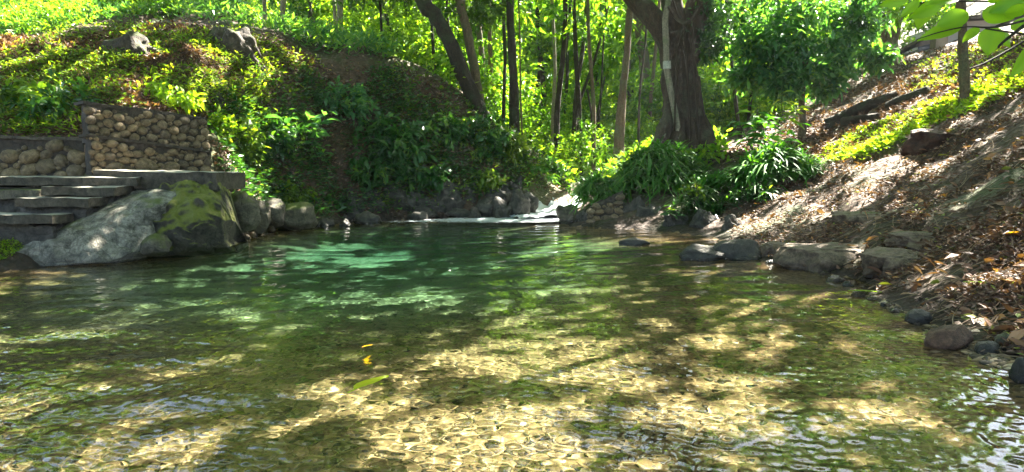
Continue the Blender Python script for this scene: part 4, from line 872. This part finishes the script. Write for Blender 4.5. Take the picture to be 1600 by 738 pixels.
# ================================================================== plants one can point at
def stems_vf(P0, P1, r=.008, seg=4, bend=.1):
    out = []
    for a, b in zip(P0, P1): out.append(tube([a, (a + b) / 2 + rng.normal(0, bend * np.linalg.norm(b - a) * .4, 3), b], [r, r * .8, r * .5], seg, 0, 0, 2, False))
    return join(out)
def strap_clump(label, px, pybase, wpx, hpx, Y, n, mat=M_grass, wd=.045, name='strap_leaf_clump', cat='plant', parts=5):
    """arching strap leaves in overlapping tufts over a mound"""
    c = W(px, pybase, Y); rx = wpx / 2 / FPX * Y; hz = hpx / FPX * Y; th = thing(name, label, cat, c)
    nt = max(6, n // 24); a = rng.uniform(0, 2 * math.pi, nt); rr = rng.random(nt) ** .5
    tc = np.stack([c[0] + np.cos(a) * rr * rx * .8, c[1] + .3 + np.sin(a) * rr * rx * .55, c[2] + 0 * a], -1)
    tc[:, 2] = np.maximum(H(tc[:, 0], tc[:, 1]), c[2]) + (1 - rr ** 2) * hz * .45
    ti_ = rng.integers(0, nt, n); P = tc[ti_] + rng.normal(0, .05, (n, 3)); az = rng.uniform(0, 2 * math.pi, n); el = rng.uniform(.35, 1.35, n)
    D = np.stack([np.cos(az) * np.cos(el), np.sin(az) * np.cos(el), np.sin(el)], -1); L = hz * rng.uniform(.3, .55, n)
    tint = np.clip(rng.normal(.45, .2, n), 0, 1)
    V, F, tt = blades(P, D, L, wd * rng.uniform(.7, 1.3, n), rng.uniform(.35, 1.0, n), tint, 5)
    mk('leaf_mass', V, F, mat, th, tint=tt, smooth=True, kind='stuff')
    return th
strap_clump('big mound of glossy arching strap leaves in front of the huge forked tree', 1030, 308, 165, 115, 17.8, 2600)
strap_clump('mound of strap leaves pressed against the foot of the huge forked tree', 1050, 262, 110, 60, 19.0, 900)
strap_clump('sunlit clump of drooping strap leaves left of the big mound, above the masonry stub', 936, 322, 80, 78, 17.4, 1100)
strap_clump('dark green strap-leaf clump below the upright broad-leaved plant', 1215, 288, 150, 95, 15.9, 1900, wd=.05)
strap_clump('small strap-leaf tuft between the big mound and the right clump', 1125, 300, 100, 50, 16.9, 700)
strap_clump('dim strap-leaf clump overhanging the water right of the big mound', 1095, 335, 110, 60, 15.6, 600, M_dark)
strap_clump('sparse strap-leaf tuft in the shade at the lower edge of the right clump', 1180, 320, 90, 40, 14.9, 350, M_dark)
strap_clump('pale drooping grass tuft on the end of the far bank by the straight dark tree', 790, 262, 60, 60, 20.4, 420, M_cover, .03)
strap_clump('small grass tuft above the cascade rocks', 845, 290, 50, 40, 20.6, 260, M_grass, .03)
def whorl_plant(label, px, py, Y, hpx, nst, L, mat, name='broad_leaved_plant', spread=.5, per=7, wr_=.36, droop=.25, group=None):
    """stems that end in whorls of elliptic leaves"""
    c = W(px, py, Y); hz = hpx / FPX * Y; th = thing(name, label, 'plant', c, group)
    az = rng.uniform(0, 6.28, nst); el = rng.uniform(.5, 1.4, nst); ln = hz * rng.uniform(.55, 1.05, nst)
    e = c + np.stack([np.cos(az) * np.cos(el) * ln * spread * 2, np.sin(az) * np.cos(el) * ln * spread * 2, np.sin(el) * ln], -1)
    V, F, tt = stems_vf(np.repeat(c[None], nst, 0), e, .012); mk('stem', V, F, M_bark, th)
    k = nst * per; s = np.tile(np.linspace(.45, 1, per), nst)[:, None]; P = c + (np.repeat(e, per, 0) - c) * s; a = np.tile(np.arange(per) * 2.4, nst) + np.repeat(az, per)
    D = np.stack([np.cos(a), np.sin(a), .35 + .2 * rng.normal(0, 1, k)], -1); q_ = L * rng.uniform(.7, 1.1, k)
    V, F, tt = leaves(P, D, q_, q_ * wr_, np.clip(rng.normal(.45, .22, k), 0, 1), droop=droop); mk('leaf_mass', V, F, mat, th, tint=tt, kind='stuff')
    return th
whorl_plant('tall upright plant with long blade leaves above the dark green strap clump', 1190, 260, 17.0, 112, 9, .55, M_grass, 'upright_plant', .3, 9, .2, .35)
whorl_plant('yellow-lit upright shoot with long leaves beside the tall upright plant', 1215, 200, 18.5, 60, 4, .5, M_lime, 'upright_plant', .45, 7, .2, .3)
whorl_plant('small plant with a few broad pale leaves by the rocks below the big mound', 1052, 345, 15.2, 34, 3, .26, M_dark, spread=.5, per=5, wr_=.45)
whorl_plant('broad-leaved climber low on the bank right of the small plant', 1088, 318, 15.5, 44, 7, .22, M_cover, spread=.6, per=6)
whorl_plant('large plant with big grey-green oval leaves on the dark bank face', 480, 235, 17.6, 80, 7, .50, M_blue, spread=.4, per=6, wr_=.36)
whorl_plant('smaller oval-leaved plant just below the large grey-green one', 500, 262, 17.6, 45, 5, .3, M_blue, spread=.5, per=6)
whorl_plant('rosette of broad leaves hanging low over the dark bank face', 472, 300, 16.8, 36, 5, .24, M_dark, spread=.6, per=6)
def bush(label, px, py, Y, rx, rz, n_tw, L, mat, seed, name='bush', per=9, group=None, wr_=.42):
    c = W(px, py, Y); th = thing(name, label, 'shrub', c - [0, 0, rz * .7], group)
    e = c + unit(rng.normal(0, 1, (10, 3))) * [rx * .6, rx * .4, rz * .6]; V, F, _ = stems_vf(np.repeat((c + [0, .3, -rz * .8])[None], 10, 0), e, .015); mk('stem', V, F, M_bark, th)
    L *= 1.3; n_tw = int(n_tw * .75)
    V, F, tt = crown_vf(n_tw, per, (rx, rx * .6, rz), L, L * wr_, seed, False, .3, .2, .12); mk('leaf_mass', V + c, F, mat, th, tint=tt, kind='stuff'); return th
for i, (l, x, y, rx, rz, n_, L, m_) in enumerate([
    ('wide bush of dark whorled leaves overhanging the water in the middle of the far bank', 610, 225, 1.15, .75, 210, .20, M_dark),
    ('leafy bush hanging lower on the right of the wide dark bush', 655, 275, .7, .45, 100, .18, M_dark),
    ('drooping leafy sprays at the lower left of the wide dark bush', 575, 265, .6, .45, 80, .18, M_dark),
    ('dark bush at the foot of the leaning trees', 755, 225, .75, .75, 150, .18, M_dark),
    ('dark bush left of the foot of the leaning trees', 700, 205, .7, .45, 100, .17, M_dark),
    ('green bush tucked under the straight dark tree', 800, 235, .5, .5, 90, .18, M_cover),
    ('low bush on the end of the far bank near the cascade', 850, 262, .6, .35, 90, .15, M_dark),
    ('bluish bush in the shade under the crest', 540, 160, .9, .5, 120, .16, M_blue),
    ('leafy bush draping the bank right of the cobble walls', 375, 225, .55, .6, 130, .16, M_cover),
    ('yellow-green bush spilling over the end of the cobble wall', 345, 205, .4, .45, 100, .14, M_lime),
    ('dark leafy bush between the wall end and the broad-leaved plants', 425, 215, .6, .5, 120, .17, M_dark),
    ('mossy leafy drape above the yellow-mossed boulder', 450, 310, .55, .3, 90, .13, M_cover),
    ('low green bush behind the upper cobble wall', 250, 155, .7, .25, 90, .14, M_lime),
    ('dark shrub in the hollow left of the tall cobble walls', 95, 170, .9, .45, 120, .16, M_dark),
    ('leafy shrub above the left end of the long low wall', 20, 160, .8, .5, 110, .16, M_cover),
    ('bush at the lower right of the far bank by the pale rocks', 760, 285, .5, .3, 70, .15, M_cover)]):
    g = ground(x, y, 19); bush(l, x, y, g[1] - .15, rx, rz, n_, L, m_, 500 + i)
# ------------------------------------------------------------------ stuff: ground cover, litter, dry stems, grass
def cover(name, label, poly, n, L, Wd, mat, cat='ground cover', patch=None, up=.5, lift=.06, thr=.0, tint=(.45, .22), simple=True, seed=0):
    P = np.concatenate([sample_poly(pl, int(n * s)) for pl, s in poly])
    if patch: P = P[fbm(P[:, 0] * patch, P[:, 1] * patch + P[:, 2], 90 + seed, 3) > thr]
    P = P + rng.normal(0, 1, P.shape) * [.1, .1, .02]; P[:, 2] = H(P[:, 0], P[:, 1]) + .01; P = P[P[:, 2] > .05]
    N = hnorm(P); D = unit(rng.normal(0, 1, P.shape) * [1, 1, .3] + N * up); P += N * (rng.random(len(P)) * lift)[:, None]; k = rng.uniform(.6, 1.35, len(P))
    V, F, tt = leaves(P, D, L * k, Wd * k, np.clip(rng.normal(*tint, len(P)), 0, 1), simple=simple)
    return mk(name, V, F, mat, tint=tt, label=label, cat=cat, kind='stuff', base=P[0])
HILL = [(-150, 60), (60, 60), (250, 36), (400, 55), (500, 100), (420, 110), (420, 150), (330, 185), (140, 160), (140, 210), (-150, 210)]
BANK = [(330, 170), (420, 110), (640, 112), (760, 165), (890, 262), (880, 300), (760, 300), (500, 340), (420, 350), (360, 300), (330, 250)]
BACK = [(-150, -30), (450, -30), (640, 95), (500, 82), (420, 50), (250, 26), (0, 60), (-150, 60)]
cover('ground_cover', 'mixed yellow-green ground cover on the left hill', [(HILL, 1)], 36000, .088, .034, M_cover, patch=1.0, thr=.5, lift=.14, tint=(.5, .25))
cover('lime_ground_cover', 'bright lime weeds scattered over the left hill', [(HILL, 1)], 9000, .12, .035, M_lime, patch=.8, thr=.52, lift=.2, seed=2, up=.9)
cover('hill_litter', 'dead leaves and dry debris between the weeds on the left hill', [(HILL, 1.2), (BANK, .4)], 20000, .12, .05, M_litter, lift=.05, seed=3, tint=(.5, .22))
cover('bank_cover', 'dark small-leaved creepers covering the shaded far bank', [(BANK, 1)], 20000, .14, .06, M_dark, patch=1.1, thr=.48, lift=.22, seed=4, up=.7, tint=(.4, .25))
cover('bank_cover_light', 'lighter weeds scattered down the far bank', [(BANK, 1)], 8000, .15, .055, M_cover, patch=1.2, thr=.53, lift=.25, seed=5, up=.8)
cover('hilltop_cover', 'feathery green undergrowth on the hilltop behind the crest', [(BACK, 1)], 20000, .24, .07, M_blue, lift=.45, seed=6, up=.9, tint=(.6, .25))
cover('forest_floor_cover', 'green undergrowth on the forest floor beyond the stream', [([(620, 90), (1130, 90), (1130, 262), (880, 290), (760, 170)], 1)], 14000, .22, .1, M_forest, lift=.5, seed=7, up=.9)
RS = [(1130, 330), (1250, 300), (1300, 240), (1420, 195), (1650, 95), (1700, 640), (1600, 590), (1530, 550), (1460, 520), (1400, 482), (1345, 458), (1290, 428), (1200, 410), (1150, 385)]
RU = [(1100, 250), (1240, 190), (1380, 95), (1650, 40), (1650, 120), (1420, 200), (1290, 250), (1230, 300)]
cover('leaf_litter', 'thick brown and pinkish dead leaf litter on the right bank', [(RS, 1)], 34000, .068, .026, M_litter, patch=1.6, thr=.41, lift=.035, up=.15, tint=(.5, .24), simple=False)
cover('near_leaf_litter', 'larger curled dead leaves scattered on the right bank', [(RS, 1)], 900, .15, .06, M_litter, lift=.05, up=.2, tint=(.62, .2), simple=False)
cover('upper_leaf_litter', 'dead leaves over the shaded upper right slope', [(RU, 1)], 17000, .13, .05, M_litter, lift=.04, seed=9, tint=(.42, .2), patch=1.2, thr=.36)
cover('path_litter', 'dry pale debris on the sunlit path at the far left', [([(-150, 60), (75, 62), (60, 84), (-150, 95)], 1)], 1500, .14, .05, M_litter, seed=10, tint=(.75, .1))
LG = [(1290, 240), (1330, 212), (1400, 185), (1500, 145), (1680, 72), (1680, 100), (1540, 165), (1440, 205), (1350, 245), (1290, 252)]
def grass(name, label, poly, n, L, wd, mat, droop=.5, cat='grass', seed=0, thr=0, base_t=.5):
    P = sample_poly(poly, n); P = P[fbm(P[:, 0] * 1.5, P[:, 1] * 1.5, 140 + seed, 3) > thr]; P[:, 2] = H(P[:, 0], P[:, 1]) - .01; P = P[P[:, 2] > .02]; az = rng.uniform(0, 6.28, len(P)); el = rng.uniform(.5, 1.4, len(P))
    D = np.stack([np.cos(az) * np.cos(el), np.sin(az) * np.cos(el), np.sin(el)], -1)
    V, F, tt = blades(P, D, L * rng.uniform(.5, 1.3, len(P)), wd, droop, np.clip(rng.normal(base_t, .22, len(P)), 0, 1), 3)
    return mk(name, V, F, mat, tint=tt, label=label, cat=cat, kind='stuff', base=P[0])
grass('lit_grass', 'brilliant yellow-green grass and weeds along the right slope', LG, 14000, .16, .016, M_lime, thr=.3)
cover('lit_weeds', 'bright leafy weeds growing through the lit grass', [(LG, 1), ([(1430, 100), (1620, 50), (1620, 100), (1430, 150)], .25)], 8000, .10, .045, M_lime, up=.6, lift=.07, seed=11, patch=1.5, thr=.36)
grass('hill_grass', 'thin yellow-green grass tufts on the left hill', HILL, 7000, .22, .014, M_lime, .7, thr=.42)
grass('dry_grass', 'pale dry grass lying on the crest of the left hill', [(280, 45), (480, 90), (420, 160), (300, 150), (250, 80)], 5000, .3, .010, M_dry, .9, seed=3)
grass('bank_dry_grass', 'dry hanging stems on the far bank', BANK, 5000, .32, .010, M_dry, 1.1, seed=4, thr=.5, base_t=.4)
grass('ramp_moss', 'yellow-green moss and weeds at the lower left corner of the rock ramp', [(0, 368), (50, 352), (50, 380), (10, 405), (-20, 410)], 900, .08, .02, M_lime)
def twigs(name, label, poly, n, L, r, mat=M_dry, seed=0):
    P = sample_poly(poly, n); out = []; P = P[H(P[:, 0], P[:, 1]) > .03]
    for c in P:
        a = rng.uniform(0, 6.28) if rng.random() < .35 else rng.normal(.35, .35); l = L * rng.uniform(.4, 1.6); d = np.array([math.cos(a), math.sin(a), 0]) * l / 2; k = rng.normal(0, l * .1, 2)
        pts = np.array([c - d, c + [k[0], k[1], 0], c + d]); pts[:, 2] = H(pts[:, 0], pts[:, 1]) + .015 + rng.uniform(0, .04)
        out.append(tube(pts, [r, r * .9, r * .4], 4, 0, 0, 2, False))
    V, F, tt = join(out); return mk(name, V, F, mat, tint=np.repeat(rng.random(len(out)), len(V) // len(out)), label=label, cat='twigs', kind='stuff', base=P[0])
twigs('twigs', 'thin dry twigs and roots strewn over the right bank', RS, 1100, .45, .0045)
twigs('upper_twigs', 'sticks and roots on the shaded upper right slope', RU, 450, 1.0, .014, M_dry)
twigs('hill_twigs', 'dry runners and roots over the left hill', HILL, 900, .6, .008)
# pebbles along the right shore and on the bed
def pebbles(name, label, P, r0, r1, mat, kind='stuff', sub=1, flat=.55):
    V0, F0 = ICO[sub]; n = len(P); r = r0 + (r1 - r0) * rng.random(n) ** 2; s = rng.uniform(.7, 1.3, (n, 3)) * [1, 1, flat]; a = rng.uniform(0, 6.28, n)
    V = V0[None] * s[:, None]; V *= (1 + rng.normal(0, .07, (n, len(V0), 1))); x = V[..., 0] * np.cos(a)[:, None] - V[..., 1] * np.sin(a)[:, None]; y = V[..., 0] * np.sin(a)[:, None] + V[..., 1] * np.cos(a)[:, None]
    V = np.stack([x, y, V[..., 2]], -1) * r[:, None, None] + P[:, None]; F = (F0[None] + (np.arange(n) * len(V0))[:, None, None]).reshape(-1, 3)
    return mk(name, V.reshape(-1, 3), F, mat, smooth=True, tint=np.repeat(rng.random(n), len(V0)), label=label, cat='pebbles', kind=kind, base=P[0])
t = NT('bed_pebble'); at = t.add('ShaderNodeAttribute', attribute_name='tint'); co = t.coord(False)
pc = t.ramp(at.outputs['Fac'], [(0, (.025, .018, .012)), (.4, (.10, .07, .037)), (.75, (.24, .16, .08)), (1, (.46, .36, .24))]); t.link(t.mix(.5, pc, t.ramp(t.noise(co, 30, 4), [(.3, (.3, .3, .3)), (.7, (1.2, 1.2, 1.2))]), 'MULTIPLY'), t.P.inputs['Base Color']); t.P.inputs['Roughness'].default_value = .7; M_bedpeb = t.m
n = 12000; y = rng.uniform(2.4, 11, n) ** 1.0; y = 2.4 + (y - 2.4) * rng.random(n) ** .5; x = rng.uniform(-.85, .8, n) * (y + .5); P = np.stack([x, y, H(x, y)], -1); P = P[P[:, 2] < -.03]
pb = pebbles('riverbed_pebbles', 'small tan and brown pebbles covering the shallow riverbed', P, .010, .036, M_bedpeb); pb.cycles.is_caustics_receiver = True
P = sample_poly([(1190, 408), (1290, 424), (1345, 452), (1400, 476), (1460, 512), (1540, 540), (1650, 600), (1650, 640), (1580, 592), (1500, 552), (1440, 520), (1380, 484), (1280, 436), (1190, 418)], 1500)
pebbles('shore_pebbles', 'wet pebbles along the right waterline', P, .015, .05, M_bedpeb)
# single leaves
def fine_leaf(P, D, L, Wd, roll, tint, curl=.12, nu=12):
    D = unit(np.array(D, float)); up = np.array([0, 0, 1.]); S = unit(np.cross(D, up)); N = np.cross(S, D); c_, s_ = math.cos(roll), math.sin(roll); S, N = S * c_ + N * s_, N * c_ - S * s_
    V = []
    for i in range(nu + 1):
        t_ = i / nu; hw = Wd * .5 * (math.sin(math.pi * t_ ** .8) ** .8) * (1 - .25 * t_) * 1.1 + .001
        for k in (-1, -.5, 0, .5, 1): V.append(P + D * L * t_ + S * hw * k + N * (abs(k) * Wd * .10 + .012 * Wd * math.sin(t_ * 30) * abs(k) - curl * L * t_ * t_))
    i = np.arange((nu + 1) * 5).reshape(nu + 1, 5)
    return np.array(V), [np.stack([i[:-1, :-1], i[:-1, 1:], i[1:, 1:], i[1:, :-1]], -1).reshape(-1, 4)], np.tile(np.array([0, .04, -.12, .04, 0]) + tint, nu + 1).clip(0, 1)
def one_leaf(label, px, py, z, lpx, ang, mat, tint, wr_=.32, pitch=.0, name='fallen_leaf'):
    c = WZ(px, py, z) if z is not None else ground(px, py, 8) + [0, 0, .03]; L = lpx / FPX * c[1]; D = np.array([[math.cos(ang), math.sin(ang), pitch]])
    V, F, tt = fine_leaf(c - D[0] * L / 2, D[0], L, L * wr_, .12, tint, .05)
    s = tube([c - D[0] * L * .68, c - D[0] * L * .5], [L * .012, L * .015], 4, 0, 0, 1); 
    o = thing(name, label, 'leaf', c - [0, 0, .02]); mk('blade', V, F, mat, o, tint=tt); mk('stalk', s[0], s[1], mat, o, tint=s[2] * 0 + tint); return o
one_leaf('single bright green leaf floating on the pool in the foreground', 581, 597, .07, 74, .95, M_branch, .8, .42, .08)
one_leaf('tiny orange leaf floating beyond the bright green one', 575, 540, .05, 18, .9, M_branch, 1.0)
one_leaf('green curled leaf at the right water edge', 1357, 455, .06, 44, -.15, M_lime, .45, .35)
one_leaf('long green leaf lying in the litter right of the curled one', 1540, 446, None, 50, -.1, M_lime, .35, .2)
one_leaf('yellow-orange dead leaf near the right edge of the picture', 1588, 368, None, 40, .4, M_branch, 1.0, .4)
# overhanging branch at the upper right, close to the camera
br = thing('leafy_branch', 'overhanging branch with big yellow-green leaves reaching in at the upper right', 'branch', W(1720, 40, 4.8))
BP = [([(1720, 5), (1640, 22), (1560, 42), (1512, 42), (1470, 50), (1432, 62)], 4.6), ([(1720, 70), (1650, 60), (1590, 52), (1540, 45)], 4.6), ([(1720, 2), (1620, 6), (1530, 2), (1430, 5)], 4.9),
      ([(1720, -5), (1560, 88), (1516, 108)], 5.4), ([(1600, 40), (1565, 68), (1560, 75)], 4.7)]
for i, (a, Y) in enumerate(BP): mk('twig', *tube([W(x, y, Y) for x, y in a], [.012, .009, .007, .005, .004, .003][:len(a)], 5, .1, i)[:2], M_bark, br, smooth=True)
blv = [(1512, 22, 48, 3.5, .75, .15), (1505, 38, 64, 3.45, .5, .2), (1536, 18, 44, -.3, .8, .2), (1552, 42, 44, -1.7, 1.0, .1), (1568, 50, 28, -1.0, .9, .3), (1570, 22, 40, .2, .7, .4), (1590, 10, 40, .3, .8, .5), (1600, 30, 36, .1, .8, .2), (1470, 4, 60, 3.6, .5, .2),
       (1450, 12, 36, -2.0, .9, .3), (1420, -4, 40, 3.4, .6, .1), (1545, 4, 46, .6, .7, .3), (1580, 45, 34, .5, .6, .35), (1530, 44, 30, -2.4, .8, .25), (1610, 75, 60, -2.2, .6, .15), (1500, -4, 50, 3.3, .6, .15), (1600, -5, 50, 3.6, .7, .3), (1560, -4, 44, -.4, .8, .5), (1500, 20, 34, 3.6, .45, 1.0), (1436, 2, 34, -2.4, .6, .2), (1640, 50, 44, 3.0, .7, .2)]
for i, (x, y, l, a, wr_, tn) in enumerate(blv):
    c = W(x, y, 4.6 + .07 * (i % 5)); L = l / FPX * 4.7; D = np.array([[math.cos(a), .25 * math.sin(i * 2.1), math.sin(a)]])
    V, F, tt = fine_leaf(c, D[0], L, L * wr_ * .8, 1.2 + .5 * math.sin(i * 3.3), tn)
    mk('leaf', V, F, M_branch, br, tint=tt, smooth=True)
# haze
t = NT('thin_haze'); t.n.remove(t.P); pv = t.add('ShaderNodeVolumePrincipled'); pv.inputs['Density'].default_value = .0004; pv.inputs['Color'].default_value = (.9, .95, 1, 1); pv.inputs['Anisotropy'].default_value = .3; t.link(pv.outputs[0], t.out.inputs['Volume'])
hv, hf, _ = box_vf([(-60, -14, -4.5), (60, -14, -4.5), (60, 82, -4.5), (-60, 82, -4.5), (-60, -14, 34), (60, -14, 34), (60, 82, 34), (-60, 82, 34)], 1, 0)
mk('haze', hv, hf, t.m, kind='stuff')
